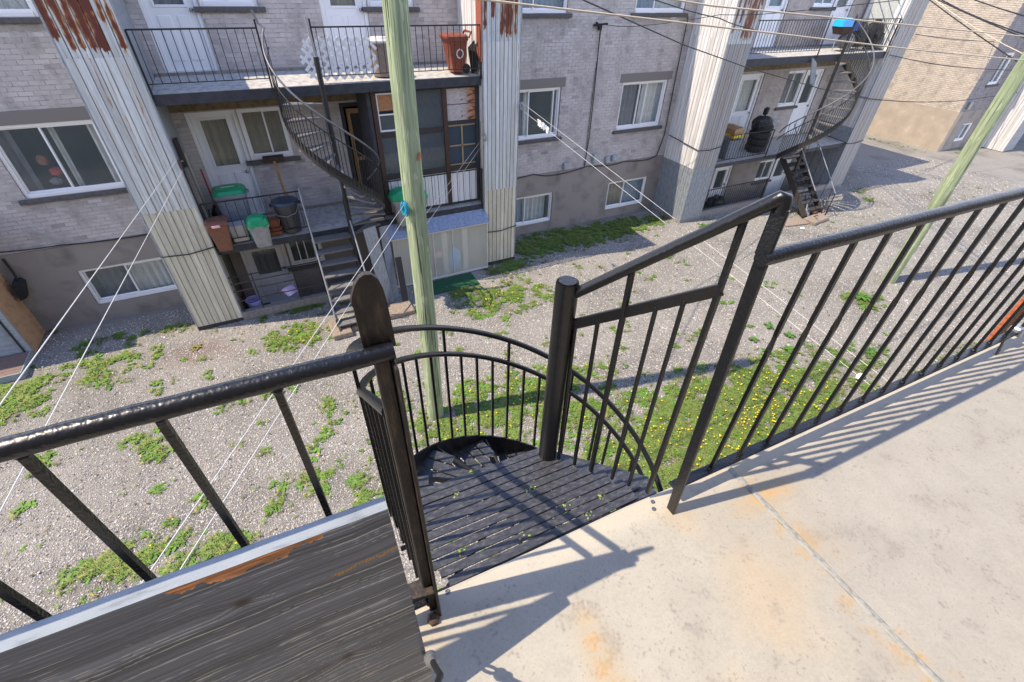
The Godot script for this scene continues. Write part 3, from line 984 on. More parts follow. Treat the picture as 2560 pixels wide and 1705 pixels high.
func window(par: Node, x0: float, x1: float, y0: float, y1: float, z: float, o := {}) -> void:
	# a sliding window set back in its opening; z is the wall face
	var w := part(par, "window")
	var split: float = o.get("split", (x0 + x1) / 2)
	var f := nb()
	var zf: float = z - 0.035
	var t := 0.055
	f.bx(x0, y0, zf - 0.09, x0 + t, y1, zf, 0.006); f.bx(x1 - t, y0, zf - 0.09, x1, y1, zf, 0.006)
	f.bx(x0 + t, y1 - t, zf - 0.09, x1 - t, y1, zf - 0.001, 0.006); f.bx(x0 + t, y0, zf - 0.09, x1 - t, y0 + t * 1.3, zf + 0.012, 0.006)
	add(w, "frame", f, "white_vinyl")
	var inner := [x0 + t, split, x1 - t]
	if o.has("split2"): inner = [x0 + t, split, o.split2, x1 - t]
	for i in inner.size() - 1:
		var a: float = inner[i] - (0.016 if i else 0.0)
		var e: float = inner[i + 1] + (0.016 if i < inner.size() - 2 else 0.0)
		var zz: float = zf - (0.028 if i % 2 else 0.058)
		var s := nb()
		var k := 0.028
		s.bx(a, y0 + t * 1.3, zz - 0.02, a + k, y1 - t, zz); s.bx(e - k, y0 + t * 1.3, zz - 0.02, e, y1 - t, zz)
		s.bx(a + k, y0 + t * 1.3, zz - 0.02, e - k, y0 + t * 1.3 + k, zz - 0.001); s.bx(a + k, y1 - t - k, zz - 0.02, e - k, y1 - t, zz - 0.001)
		add(w, "sash", s, "white_vinyl")
		var g := nb()
		g.quad(Vector3(a + k, y0 + t * 1.3 + k, zz - 0.012), Vector3(e - k, y0 + t * 1.3 + k, zz - 0.012), Vector3(e - k, y1 - t - k, zz - 0.012), Vector3(a + k, y1 - t - k, zz - 0.012))
		add(w, "pane", g, "glass")
	for q in o.get("curtains", []):      # [x from, x to, material]
		curtain(w, x0 + (x1 - x0) * q[0], x0 + (x1 - x0) * q[1], y0 + 0.03, y1 - 0.03, z - 0.24, q[2])
	if o.get("sill", true):
		var s := nb()
		s.bx(x0 - 0.11, y0 - 0.085, z - 0.12, x1 + 0.11, y0 - 0.004, z + 0.055, 0.01)
		add(w, "sill", s, "sill_stone")
	if o.get("lintel", false):
		var s := nb()
		s.bx(x0 - 0.11, y1 + 0.006, z - 0.10, x1 + 0.11, y1 + 0.215, z + 0.012, 0.004)
		add(w, "lintel", s, "lintel")
	if o.get("bars", false):
		for i in 2:
			var s := nb()
			var bxp: float = x0 + (x1 - x0) * (0.3 + 0.2 * i)
			s.bx(bxp, y0 + 0.07, zf + 0.002, bxp + 0.022, y1 - 0.05, zf + 0.02)
			add(w, "mullion", s, "white_vinyl")


func curtain(par: Node, x0: float, x1: float, y0: float, y1: float, z: float, m: String) -> void:
	var c := nb()
	var nn := maxi(6, int((x1 - x0) / 0.035))
	var last := Vector2(x0, 0)
	for i in range(1, nn + 1):
		var x := x0 + (x1 - x0) * i / nn
		var d := 0.022 * sin(i * 1.55) + 0.010 * sin(i * 0.7 + x0)
		c.quad(Vector3(last.x, y0, z + last.y), Vector3(x, y0, z + d), Vector3(x, y1, z + d), Vector3(last.x, y1, z + last.y))
		last = Vector2(x, d)
	add(par, "curtain", c, m)


func door(par: Node, x0: float, x1: float, y0: float, y1: float, z: float, o := {}) -> void:
	# a panel door with a glazed upper half; z is the wall face
	var w := part(par, "door")
	var mt: String = o.get("mat", "door_white")
	var t := 0.07
	var zf := z - 0.03
	var f := nb()
	f.bx(x0, y0, zf - 0.12, x0 + t, y1, zf, 0.006); f.bx(x1 - t, y0, zf - 0.12, x1, y1, zf, 0.006)
	f.bx(x0 + t, y1 - t, zf - 0.12, x1 - t, y1, zf - 0.001, 0.006); f.bx(x0 + t, y0, zf - 0.12, x1 - t, y0 + 0.035, zf + 0.02, 0.004)
	add(w, "frame", f, "white_vinyl")
	var a := x0 + t + 0.004
	var e := x1 - t - 0.004
	var b0 := y0 + 0.04
	var b1 := y1 - t - 0.004
	var zd := zf - 0.045
	var g0: float = o.get("g0", b0 + (b1 - b0) * 0.5)
	var g1: float = o.get("g1", b1 - 0.13)
	var gx := 0.13
	var l := nb()
	wall_boxes(l, a, e, b0, b1, zd, zd - 0.045, [[a + gx, e - gx, g0, g1]])
	var mw := (e - a) / 2
	for px in [[a + 0.11, a + mw - 0.045], [a + mw + 0.045, e - 0.11]]:      # raised panels in the lower half
		var p0 := b0 + 0.16
		var p1 := g0 - 0.14
		l.obox(Vector3((px[0] + px[1]) / 2, (p0 + p1) / 2, zd + 0.002), Vector3(px[1] - px[0], p1 - p0, 0.022), Basis.IDENTITY, 0.02)
	add(w, "leaf", l, mt)
	var s := nb()
	for q in [[a + gx - 0.03, a + gx + 0.012, g0 - 0.03, g1 + 0.03], [e - gx - 0.012, e - gx + 0.03, g0 - 0.03, g1 + 0.03], [a + gx + 0.012, e - gx - 0.012, g1 - 0.012, g1 + 0.03], [a + gx + 0.012, e - gx - 0.012, g0 - 0.03, g0 + 0.012]]:
		s.bx(q[0], q[2], zd - 0.01, q[1], q[3], zd + 0.014, 0.006)
	add(w, "glazing_bead", s, mt)
	var g := nb()
	g.quad(Vector3(a + gx, g0, zd - 0.02), Vector3(e - gx, g0, zd - 0.02), Vector3(e - gx, g1, zd - 0.02), Vector3(a + gx, g1, zd - 0.02))
	add(w, "pane", g, "glass")
	if o.has("curtain"):
		curtain(w, a + gx - 0.03, e - gx + 0.03, g0 - 0.03, g1 + 0.03, zd - 0.11, o.curtain)
	var h := nb()
	var hx: float = e - 0.06 if o.get("handle", 1) > 0 else a + 0.06
	var hy: float = b0 + 0.92
	h.lathe([Vector2(0.0, -0.032), Vector2(0.024, -0.025), Vector2(0.032, 0.0), Vector2(0.024, 0.025), Vector2(0.0, 0.032)], Vector3(hx, hy, zd + 0.045), 10)
	h.tube([Vector3(hx, hy, zd), Vector3(hx, hy, zd + 0.03)], 0.016, 8)
	add(w, "handle", h, "handle")


func sheet_face(par: Node, at: Vector3, ax: Vector3, width: float, y0: float, y1: float, m: String, ribs := 9) -> void:
	# a ribbed metal sheet; at is the lower corner, ax runs along it, the face looks towards ax x up turned outward
	var b := nb()
	var outw := ax.cross(Vector3.UP).normalized()
	var pitch := width / ribs
	var g := minf(0.014, pitch * 0.2)
	var dp := outw * -0.014
	var up := Vector3.UP
	for i in ribs:
		var xa := i * pitch + g / 2
		var xb := (i + 1) * pitch - g / 2
		var ua := xa / width
		var ub := xb / width
		var bulge := outw * (0.004 if i % 2 else 0.0)
		var pa := at + ax * xa + bulge
		var pb := at + ax * xb + bulge
		b.quad(pa + up * y0, pb + up * y0, pb + up * y1, pa + up * y1, Vector2(ua, 1), Vector2(ub, 1), Vector2(ub, 0), Vector2(ua, 0))
		var pm0 := at + ax * (i * pitch) + dp
		var pm1 := at + ax * ((i + 1) * pitch) + dp
		b.quad(pm0 + up * y0, pa + up * y0, pa + up * y1, pm0 + up * y1, Vector2(ua, 1), Vector2(ua, 1), Vector2(ua, 0), Vector2(ua, 0))
		b.quad(pb + up * y0, pm1 + up * y0, pm1 + up * y1, pb + up * y1, Vector2(ub, 1), Vector2(ub, 1), Vector2(ub, 0), Vector2(ub, 0))
	# the lower edge turned over the sheet below
	var q0 := at + up * y0
	var q1 := at + ax * width + up * y0
	b.quad(q0 + outw * 0.004, q1 + outw * 0.004, q1 + dp, q0 + dp)
	add(par, "metal_sheet", b, m)


func column(par: Node, x0: float, x1: float, zf: float, fr: Array, lf: Array, rt: Array, label: String) -> void:
	# fr, lf, rt: [y0, y1, material, ribs] from the bottom up
	var c := part(par, "column", label)
	var core := nb()
	core.bx(x0 + 0.02, 0.0, W - 0.05, x1 - 0.02, 6.84, zf - 0.02)
	add(c, "core", core, "dark_wood")
	var foot := nb()
	foot.bx(x0 - 0.012, -0.02, W + 0.02, x1 + 0.012, 0.085, zf + 0.012, 0.01)
	add(c, "footing", foot, "old_concrete" if x0 > 6.0 else "dark_wood")
	var lap := 0.0
	for s in fr:
		sheet_face(c, Vector3(x0, 0, zf + lap), Vector3.RIGHT, x1 - x0, s[0], s[1], s[2], s[3])
		lap = 0.005 - lap
	lap = 0.0
	for s in lf:
		sheet_face(c, Vector3(x0 - lap, 0, W), Vector3.BACK, zf - W, s[0], s[1], s[2], s[3])
		lap = 0.005 - lap
	lap = 0.0
	for s in rt:
		sheet_face(c, Vector3(x1 + lap, 0, zf), Vector3.FORWARD, zf - W, s[0], s[1], s[2], s[3])
		lap = 0.005 - lap
	var tr := nb()
	for x in [x0, x1]:
		tr.bx(x - 0.013, 0.09, zf - 0.03, x + 0.013, 6.83, zf + 0.011, 0.004)
	add(c, "corner_trim", tr, "sheet_plain")


func far_building() -> void:
	var o := T("apartment_building", "long pale brick triplex facade with rusty sheet metal columns across the yard", "building", Vector3(0, 0, W))
	# openings: x0, x1, y0, y1
	var low := [[-4.10, -2.56, 0.39, 1.22], [-1.16, -0.21, -0.55, 1.12], [-0.18, 0.61, 0.39, 1.10], [5.70, 7.25, 0.28, 1.17], [9.28, 10.83, 0.27, 1.16], [13.95, 14.82, -0.62, 1.02], [16.25, 17.10, 0.20, 0.97], [17.15, 18.10, -0.62, 1.02]]
	var mid := [[-4.15, -2.58, 2.73, 3.96], [-1.21, -0.33, 1.80, 3.95], [-0.32, 0.53, 2.97, 3.95], [1.65, 2.54, 1.80, 3.93], [2.62, 3.50, 2.97, 3.93], [5.69, 7.25, 2.72, 3.93], [9.24, 10.86, 2.69, 3.92], [13.88, 14.94, 1.78, 3.90], [16.10, 17.02, 2.81, 3.89], [17.03, 17.95, 1.78, 3.89]]
	var top := [[-4.15, -2.62, 5.46, 6.6], [-1.24, -0.37, 4.59, 6.58], [-0.35, 0.58, 5.60, 6.58], [1.65, 2.55, 4.59, 6.58], [2.56, 3.50, 5.60, 6.58], [5.69, 7.24, 5.48, 6.6], [9.25, 10.92, 5.48, 6.6], [13.98, 14.95, 4.58, 6.5], [16.10, 17.09, 5.61, 6.5], [17.11, 18.05, 4.58, 6.5]]
	var x0 := -12.0
	var x1 := 22.3
	var b := nb()
	wall_boxes(b, x0, x1, 1.77, 6.85, W - 0.0045, W - 0.30, mid + top)
	add(o, "wall", b, "mortar")
	b = nb()
	wall_boxes(b, x0, x1, -0.7, 1.768, W + 0.012, W - 0.30, low)
	add(o, "foundation", b, "parging")
	b = nb()
	b.bx(x0, -0.7, W - 9.0, x0 + 0.2, 6.85, W - 0.31); b.bx(x1 - 0.2, -0.7, W - 9.0, x1, 6.85, W - 0.31); b.bx(x0, -0.7, W - 9.2, x1, 6.85, W - 9.0)
	add(o, "outer_wall", b, "mortar")
	b = nb()
	b.bx(x0 - 0.05, 6.852, W - 9.25, x1 + 0.05, 6.95, W + 0.03)
	add(o, "roof", b, "rubber")
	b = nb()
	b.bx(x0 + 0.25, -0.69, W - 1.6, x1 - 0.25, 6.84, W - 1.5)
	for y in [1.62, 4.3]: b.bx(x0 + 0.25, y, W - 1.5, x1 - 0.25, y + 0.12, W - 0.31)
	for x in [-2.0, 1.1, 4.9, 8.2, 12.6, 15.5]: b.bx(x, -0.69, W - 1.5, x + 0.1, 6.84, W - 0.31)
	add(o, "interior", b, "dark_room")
	# bricks: the nearest three hundred singly, the rest as one mass
	var rows := []
	for q in brick_rows(x0, x1, 1.775, 6.84, mid + top + [[-1.43, 4.46, 3.98, 4.36], [12.2, 18.85, 3.96, 4.36]]):
		if q[0] < -5.4 or q[1] > 6.1: continue
		rows.append([Vector2(q[0], q[1] - 6.2).length_squared(), q])
	rows.sort_custom(func(a, c): return a[0] < c[0])
	var tone := fn(201, 0.5, 3)
	var fine := fn(202, 3.0, 2)
	var tfs := []
	var cols := PackedColorArray()
	var done := 0
	for r in rows:
		var q: Array = r[1]
		var jit := rng.randf_range(-0.002, 0.002)
		var tf := Transform3D(Basis.from_scale(Vector3(q[2], 0.061, 0.03)), Vector3(q[0], q[1], -0.015 + jit))
		var hidden: bool = q[0] > -2.31 and q[0] < -1.43 or q[0] > 4.46 and q[0] < 5.33
		if done < 300 and not hidden and not (q[0] > 1.6 and q[0] < 4.5 and q[1] < 4.3):
			done += 1
			var bi := MeshInstance3D.new()
			bi.name = "brick"
			bi.mesh = unit_box
			bi.material_override = M["brick%d" % ([0, 0, 1, 1, 2, 3][rng.randi() % 6])]
			bi.transform = tf
			o.add_child(bi, true)
			continue
		var k := 1.0 + 0.14 * tone.get_noise_2d(q[0] * 2.0, q[1] * 2.0) + rng.randf_range(-0.055, 0.055)
		var c := Vector3(0.60, 0.555, 0.535)
		for h in mid + top:                # weathered courses under the sills
			if h[3] - h[2] < 1.5 and q[0] > h[0] - 0.12 and q[0] < h[1] + 0.12 and q[1] < h[2] and q[1] > h[2] - 0.5:
				var d: float = (h[2] - q[1]) / 0.5
				c = c.lerp(Vector3(0.33, 0.30, 0.29), (1.0 - d) * (0.7 + 0.5 * fine.get_noise_2d(q[0], q[1])))
				if rng.randf() < 0.10: c = Vector3(0.60, 0.58, 0.57)
		if rng.randf() < 0.02: c *= 0.75
		if q[0] > 12.0: c = c.lerp(Vector3(0.43, 0.36, 0.31), 0.5)
		c *= k
		tfs.append(tf)
		cols.append(Color(c.x, c.y, c.z))
	mm(o, "bricks", unit_box, "brick", tfs, cols)
	# parged band over the lower galleries
	for q in [[-1.43, 4.46], [12.2, 18.85]]:
		b = nb()
		b.bx(q[0] + 0.01, 3.975, W - 0.011, q[1] - 0.01, 4.33, W + 0.014)
		add(o, "wall_band", b, "parging_tan")
	# windows
	window(o, -4.10, -2.56, 0.39, 1.22, W + 0.012, {"sill": false, "split": -3.32, "curtains": [[0.0, 0.5, "curtain_grey"], [0.5, 1.0, "curtain_pale"]]})
	window(o, -0.18, 0.61, 0.39, 1.10, W + 0.012, {"bars": true, "split": 0.43})
	window(o, 5.70, 7.25, 0.28, 1.17, W + 0.012, {"sill": false, "split": 6.34, "curtains": [[0.42, 0.9, "curtain_pale"], [0.0, 0.4, "curtain_blue"]]})
	window(o, 9.28, 10.83, 0.27, 1.16, W + 0.012, {"sill": false, "split": 9.95, "curtains": [[0.0, 0.5, "curtain_gold"], [0.5, 1.0, "curtain_blue"]]})
	window(o, 16.25, 17.10, 0.20, 0.97, W + 0.012, {})
	window(o, -4.15, -2.58, 2.73, 3.96, W, {"split": -3.42, "lintel": true, "curtains": [[0.0, 0.16, "curtain_grey"], [0.86, 1.0, "curtain_pale"], [0.5, 0.56, "curtain_pale"]]})
	window(o, -0.32, 0.53, 2.97, 3.95, W, {"split": 0.14, "curtains": [[0.0, 1.0, "curtain_gold"]]})
	window(o, 2.62, 3.50, 2.97, 3.93, W, {"curtains": [[0.0, 1.0, "curtain_pale"]]})
	window(o, 5.69, 7.25, 2.72, 3.93, W, {"split": 6.33, "split2": 7.06, "lintel": true, "curtains": [[0.36, 0.48, "curtain_pale"], [0.0, 0.38, "curtain_grey"]]})
	window(o, 9.24, 10.86, 2.69, 3.92, W, {"split": 9.92, "split2": 10.16, "lintel": true, "curtains": [[0.0, 0.45, "curtain_grey"], [0.55, 0.90, "curtain_pale"], [0.9, 1.0, "curtain_blue"]]})
	window(o, 16.10, 17.02, 2.81, 3.89, W, {"split": 16.52, "curtains": [[0.0, 1.0, "curtain_grey"]]})
	window(o, -4.15, -2.62, 5.46, 6.6, W, {"curtains": [[0.5, 1.0, "curtain_pale"], [0.0, 0.5, "curtain_grey"]]})
	window(o, -0.35, 0.58, 5.60, 6.58, W, {})
	window(o, 2.56, 3.50, 5.60, 6.58, W, {})
	window(o, 5.69, 7.24, 5.48, 6.6, W, {"split": 6.34, "curtains": [[0.3, 1.0, "curtain_blue"]]})
	window(o, 9.25, 10.92, 5.48, 6.6, W, {"split": 9.9, "curtains": [[0.1, 0.5, "curtain_blue"], [0.5, 1.0, "curtain_pale"]]})
	window(o, 16.10, 17.09, 5.61, 6.5, W, {"curtains": [[0.0, 1.0, "curtain_blue"]]})
	# doors
	door(o, -1.16, -0.21, -0.55, 1.12, W + 0.012, {"g0": 0.30, "g1": 0.95, "curtain": "curtain_grey"})
	door(o, 13.95, 14.82, -0.62, 1.02, W + 0.012, {"g0": 0.22, "g1": 0.88})
	door(o, 17.15, 18.10, -0.62, 1.02, W + 0.012, {"g0": 0.22, "g1": 0.88})
	door(o, -1.21, -0.33, 1.80, 3.95, W, {"g0": 2.90, "g1": 3.80, "curtain": "curtain_gold"})
	door(o, 13.88, 14.94, 1.78, 3.90, W, {"g0": 2.80, "g1": 3.73, "curtain": "curtain_pale"})
	door(o, 17.03, 17.95, 1.78, 3.89, W, {"g0": 2.84, "g1": 3.73})
	door(o, -1.24, -0.37, 4.59, 6.58, W, {"g0": 5.61, "g1": 6.45, "curtain": "curtain_grey"})
	door(o, 1.65, 2.55, 4.59, 6.58, W, {"g0": 5.60, "g1": 6.45, "curtain": "curtain_gold"})
	door(o, 13.98, 14.95, 4.58, 6.5, W, {"g0": 5.62, "g1": 6.35, "curtain": "curtain_blue"})
	door(o, 17.11, 18.05, 4.58, 6.5, W, {"g0": 5.62, "g1": 6.35, "curtain": "curtain_grey"})
	dark_doorway(o)
	# columns
	column(o, -2.31, -1.43, -10.0, [[0.09, 2.62, "sheet_low", 8], [2.62, 5.04, "sheet_mid_wide", 7], [5.04, 6.84, "sheet_rusty_dark", 7]], [[0.09, 6.84, "sheet_mid", 10]], [[0.09, 3.3, "sheet_low", 10], [3.3, 6.84, "sheet_plain", 10]], "grey sheet metal column with heavy rust at the top")
	column(o, 4.46, 5.33, -10.0, [[0.09, 2.05, "sheet_low", 8], [2.05, 5.10, "sheet_mid", 9], [5.10, 6.84, "sheet_rusty", 9]], [[0.09, 3.6, "sheet_low", 10], [3.6, 6.84, "sheet_white", 10]], [[0.09, 6.84, "sheet_mid", 10]], "ribbed metal column with rust streaks and a red painted side")
	column(o, 11.33, 12.20, -9.93, [[0.09, 1.72, "sheet_plain", 12], [1.72, 4.9, "sheet_grey", 9], [4.9, 6.84, "sheet_rusty", 9]], [[0.09, 1.72, "sheet_plain", 14], [1.72, 5.0, "sheet_white", 12], [5.0, 6.84, "sheet_white", 12]], [[0.09, 6.84, "sheet_grey", 10]], "sheet metal column with a white side")
	column(o, 18.85, 19.75, -9.98, [[0.09, 3.3, "sheet_grey", 9], [3.3, 6.84, "sheet_grey", 9]], [[0.09, 2.2, "sheet_plain", 12], [2.2, 6.84, "sheet_white", 12]], [[0.09, 6.84, "sheet_grey", 10]], "grey sheet metal column at the end of the building")
	b = nb()
	b.bx(4.425, 4.75, -10.24, 4.447, 6.83, -9.985, 0.003)
	add(o, "red_strip", b, "red_strip", "rusty red metal strip on the column's side")
	# gallery floors
	for q in [[-1.43, 4.46, 4.34, 4.50, 4.58], [-1.43, 4.46, 1.60, 1.73, 1.79], [12.2, 18.85, 4.35, 4.52, 4.57], [12.2, 18.85, 1.59, 1.70, 1.77]]:
		var s := part(o, "balcony_floor")
		b = nb()
		b.prism(PackedVector2Array([Vector2(0.04, q[2]), Vector2(0.04, q[4]), Vector2(1.205, q[3]), Vector2(1.205, q[2])]), Vector3(q[0] + 0.016, 0, W), Vector3.BACK, Vector3.UP, -(q[1] - q[0] - 0.032))
		add(s, "slab", b, "slab")
		b = nb()
		b.bx(q[0] + 0.016, q[2] - 0.015, W + 1.207, q[1] - 0.016, q[3] - 0.006, W + 1.225, 0.004)
		add(s, "fascia", b, "slab_fascia")
		b = nb()
		b.bx(q[0] + 0.016, q[4] - 0.02, W + 0.016, q[1] - 0.016, q[4] + 0.05, W + 0.05, 0.01)
		add(s, "upstand", b, "old_concrete")
	# things fixed to the walls
	for q in [[7.51, 7.68, 1.79, 1.98, 0.07], [8.50, 8.66, 1.86, 2.14, 0.09], [8.98, 9.13, 1.80, 1.99, 0.08], [9.22, 9.42, 1.84, 2.01, 0.08]]:
		b = nb()
		b.bx(q[0], q[2], W + 0.002, q[1], q[3], W + q[4], 0.008)
		b.bx(q[0] + 0.02, q[2] + 0.02, W + q[4], q[1] - 0.02, q[3] - 0.04, W + q[4] + 0.012, 0.005)
		add(o, "junction_box", b, "meter_grey")


func dark_doorway(o: Node3D) -> void:
	var w := part(o, "doorway", "dark open doorway with a wooden screen door")
	var b := nb()
	b.bx(1.66, 1.80, W - 0.14, 1.73, 3.92, W - 0.01); b.bx(2.46, 1.80, W - 0.14, 2.53, 3.92, W - 0.01); b.bx(1.73, 3.85, W - 0.14, 2.46, 3.92, W - 0.011)
	add(w, "frame", b, "slab_fascia")
	b = nb()
	for q in [[1.78, 1.86, 1.84, 3.80], [2.36, 2.44, 1.84, 3.80], [1.86, 2.36, 3.70, 3.80], [1.86, 2.36, 2.70, 2.78], [1.86, 2.36, 1.84, 2.0]]:
		b.bx(q[0], q[2], W - 0.10, q[1], q[3], W - 0.06)
	add(w, "screen_door", b, "raw_wood")
	b = nb()
	b.quad(Vector3(1.86, 2.0, W - 0.08), Vector3(2.36, 2.0, W - 0.08), Vector3(2.36, 3.7, W - 0.08), Vector3(1.86, 3.7, W - 0.08))
	add(w, "screen", b, "dark_room")


func right_building() -> void:
	var o := T("apartment_building", "beige brick building with a sunlit end wall, past the end of the long facade", "building", Vector3(28.8, 0, -11.08))
	var zf := -11.08
	var low := [[29.86, 30.80, 0.34, 1.14]]
	var up := [[29.9, 30.80, 2.78, 4.0], [29.9, 30.80, 5.45, 6.6]]
	var b := nb()
	wall_boxes(b, 28.812, 46.0, 1.73, 6.9, zf - 0.011, zf - 0.30, up)
	add(o, "wall", b, "mortar")
	b = nb()
	b.bx(28.812, 1.73, -26.0, 29.1, 6.9, zf - 0.301)
	add(o, "end_wall", b, "mortar_beige")
	b = nb()
	wall_boxes(b, 28.80, 46.0, -0.3, 1.728, zf + 0.01, zf - 0.30, low)
	add(o, "foundation", b, "parging")
	b = nb()
	b.bx(28.788, -0.3, -26.0, 29.1, 1.729, zf + 0.011)
	add(o, "end_foundation", b, "parging_beige")
	b = nb()
	b.bx(28.7, 6.902, -26.1, 46.0, 7.0, zf + 0.04)
	add(o, "roof", b, "rubber")
	b = nb()
	b.bx(29.2, -0.2, zf - 1.4, 45.9, 6.88, zf - 1.3); b.bx(45.8, -0.3, -26.0, 46.0, 6.88, zf - 0.31); b.bx(29.1, -0.3, -26.2, 46.0, 6.88, -26.0)
	add(o, "interior", b, "dark_room")
	var tfs := []
	var cols := PackedColorArray()
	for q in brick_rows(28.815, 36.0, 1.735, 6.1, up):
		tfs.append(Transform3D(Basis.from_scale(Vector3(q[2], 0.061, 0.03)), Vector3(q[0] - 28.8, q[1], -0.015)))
		var k := rng.randf_range(0.9, 1.1)
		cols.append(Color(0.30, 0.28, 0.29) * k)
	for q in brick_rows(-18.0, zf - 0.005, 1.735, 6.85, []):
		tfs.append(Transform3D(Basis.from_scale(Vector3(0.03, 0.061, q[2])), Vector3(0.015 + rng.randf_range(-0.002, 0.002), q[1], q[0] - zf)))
		var k := rng.randf_range(0.92, 1.06)
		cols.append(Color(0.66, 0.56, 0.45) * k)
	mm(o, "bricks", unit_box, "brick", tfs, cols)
	window(o, 29.86, 30.80, 0.34, 1.14, zf + 0.01, {"sill": false, "curtains": [[0.0, 1.0, "curtain_blue"]]})
	window(o, 29.9, 30.80, 2.78, 4.0, zf, {"curtains": [[0.0, 0.5, "curtain_blue"]]})
	window(o, 29.9, 30.80, 5.45, 6.6, zf, {})
	b = nb()
	b.bx(29.16, 1.84, zf + 0.002, 29.34, 2.14, zf + 0.12, 0.01)
	add(o, "meter_box", b, "galvanised")
	var c := part(o, "column", "grey sheet metal column on the far building")
	var core := nb()
	core.bx(31.92, 0.0, zf - 0.05, 32.9, 6.88, -9.75)
	add(c, "core", core, "dark_wood")
	sheet_face(c, Vector3(31.9, 0, -9.72), Vector3.RIGHT, 1.02, 0.02, 6.88, "sheet_plain", 9)
	sheet_face(c, Vector3(31.9, 0, zf), Vector3.BACK, 1.36, 0.02, 6.88, "sheet_white", 12)


func near_building() -> void:
	# the wall behind the viewer: out of the picture, but it stands there and the windows opposite mirror it
	var o := TS("house_wall", Vector3.ZERO, AD)
	var b := B.new()
	b.bx(-12.0, -0.2, 1.0, 14.0, 8.6, 1.4)
	add(o, "wall", b, "parging")


# ---------------------------------------------------------------- the near balcony (u along it, v towards the viewer, heights from DY)
func near_floor() -> void:
	var o := TS("balcony_floor", Vector3(0, DY, 0), AD)
	for q in [[-2.4, 1.262], [1.285, 5.2]]:
		var b := B.new()
		var v0 := -0.645
		var v1 := 1.05
		var us := [q[0]]
		var u: float = q[0]
		while u < q[1] - 0.2:
			u += 0.2
			us.append(u)
		us.append(q[1])
		var fe := func(x: float) -> float: return v0 + 0.004 * sin(x * 7.0) + 0.003 * sin(x * 23.0)
		for i in us.size() - 1:
			var a: float = us[i]
			var e: float = us[i + 1]
			var fa: float = fe.call(a)
			var fb: float = fe.call(e)
			var uvf := func(x: float, z: float) -> Vector2: return Vector2((x + 0.3) / 3.9, (z + 0.7) / 1.2)
			b.quad(Vector3(a, 0, v1), Vector3(e, 0, v1), Vector3(e, 0, fb + 0.012), Vector3(a, 0, fa + 0.012), uvf.call(a, v1), uvf.call(e, v1), uvf.call(e, fb + 0.012), uvf.call(a, fa + 0.012))
			b.quad(Vector3(a, 0, fa + 0.012), Vector3(e, 0, fb + 0.012), Vector3(e, -0.010, fb), Vector3(a, -0.010, fa), uvf.call(a, fa + 0.012), uvf.call(e, fb + 0.012), uvf.call(e, fb), uvf.call(a, fa))
			b.quad(Vector3(a, -0.010, fa), Vector3(e, -0.010, fb), Vector3(e, -0.17, fb), Vector3(a, -0.17, fa), uvf.call(a, fa), uvf.call(e, fb), uvf.call(e, fb - 0.16), uvf.call(a, fa - 0.16))
			b.quad(Vector3(a, -0.17, fa), Vector3(e, -0.17, fb), Vector3(e, -0.17, v1), Vector3(a, -0.17, v1))
		for x in q:
			b.flat([Vector3(x, 0, v0 + 0.012), Vector3(x, 0, v1), Vector3(x, -0.17, v1), Vector3(x, -0.17, v0)], Vector3((q[0] + q[1]) / 2, -0.1, 0))
		add(o, "concrete_panel", b, "deck_concrete")
	var s := B.new()
	var n := fn(301, 3.0, 3)
	var last := 0.0
	for i in 68:
		var va := -0.635 + i * 0.025
		var vb := va + 0.025
		var wa := 0.0125 + 0.006 * n.get_noise_1d(va * 3.0)
		var wb := 0.0125 + 0.006 * n.get_noise_1d(vb * 3.0)
		var ca := 1.2735 + 0.004 * n.get_noise_1d(va + 40.0)
		var cb := 1.2735 + 0.004 * n.get_noise_1d(vb + 40.0)
		var ya := 0.0045 + 0.003 * n.get_noise_1d(va * 5.0 + 9.0)
		var yb := 0.0045 + 0.003 * n.get_noise_1d(vb * 5.0 + 9.0)
		s.quad(Vector3(ca - wa, 0.0, va), Vector3(cb - wb, 0.0, vb), Vector3(cb - wb * 0.5, yb, vb), Vector3(ca - wa * 0.5, ya, va))
		s.quad(Vector3(ca - wa * 0.5, ya, va), Vector3(cb - wb * 0.5, yb, vb), Vector3(cb + wb * 0.5, yb, vb), Vector3(ca + wa * 0.5, ya, va))
		s.quad(Vector3(ca + wa * 0.5, ya, va), Vector3(cb + wb * 0.5, yb, vb), Vector3(cb + wb, 0.0, vb), Vector3(ca + wa, 0.0, va))
		last = vb
	s.bx(1.2622, -0.165, -0.63, 1.2848, -0.002, last)
	add(o, "joint_strip", s, "joint_strip")
	for q in [[0.90, -0.62], [0.885, -0.595], [0.115, -0.63]]:
		var k := B.new()
		k.lathe([Vector2(0.0085, -0.002), Vector2(0.0085, 0.0015), Vector2(0.005, 0.0025), Vector2(0.0, 0.0015)], Vector3(q[0], 0, q[1]), 10)
		add(o, "anchor_bolt", k, "snap_steel")
	# a scrap of moss and a bit of broken concrete by the left post
	var ch := B.new()
	ch.loft([[Vector3(-0.045, -0.02, -0.70), Vector3(0.03, -0.02, -0.70), Vector3(0.05, -0.02, -0.63), Vector3(-0.04, -0.02, -0.63)].map(func(p): return p), [Vector3(-0.04, 0.004, -0.69), Vector3(0.025, 0.006, -0.69), Vector3(0.045, 0.003, -0.64), Vector3(-0.035, 0.005, -0.64)]])
	add(o, "concrete_chip", ch, "pad_stone")


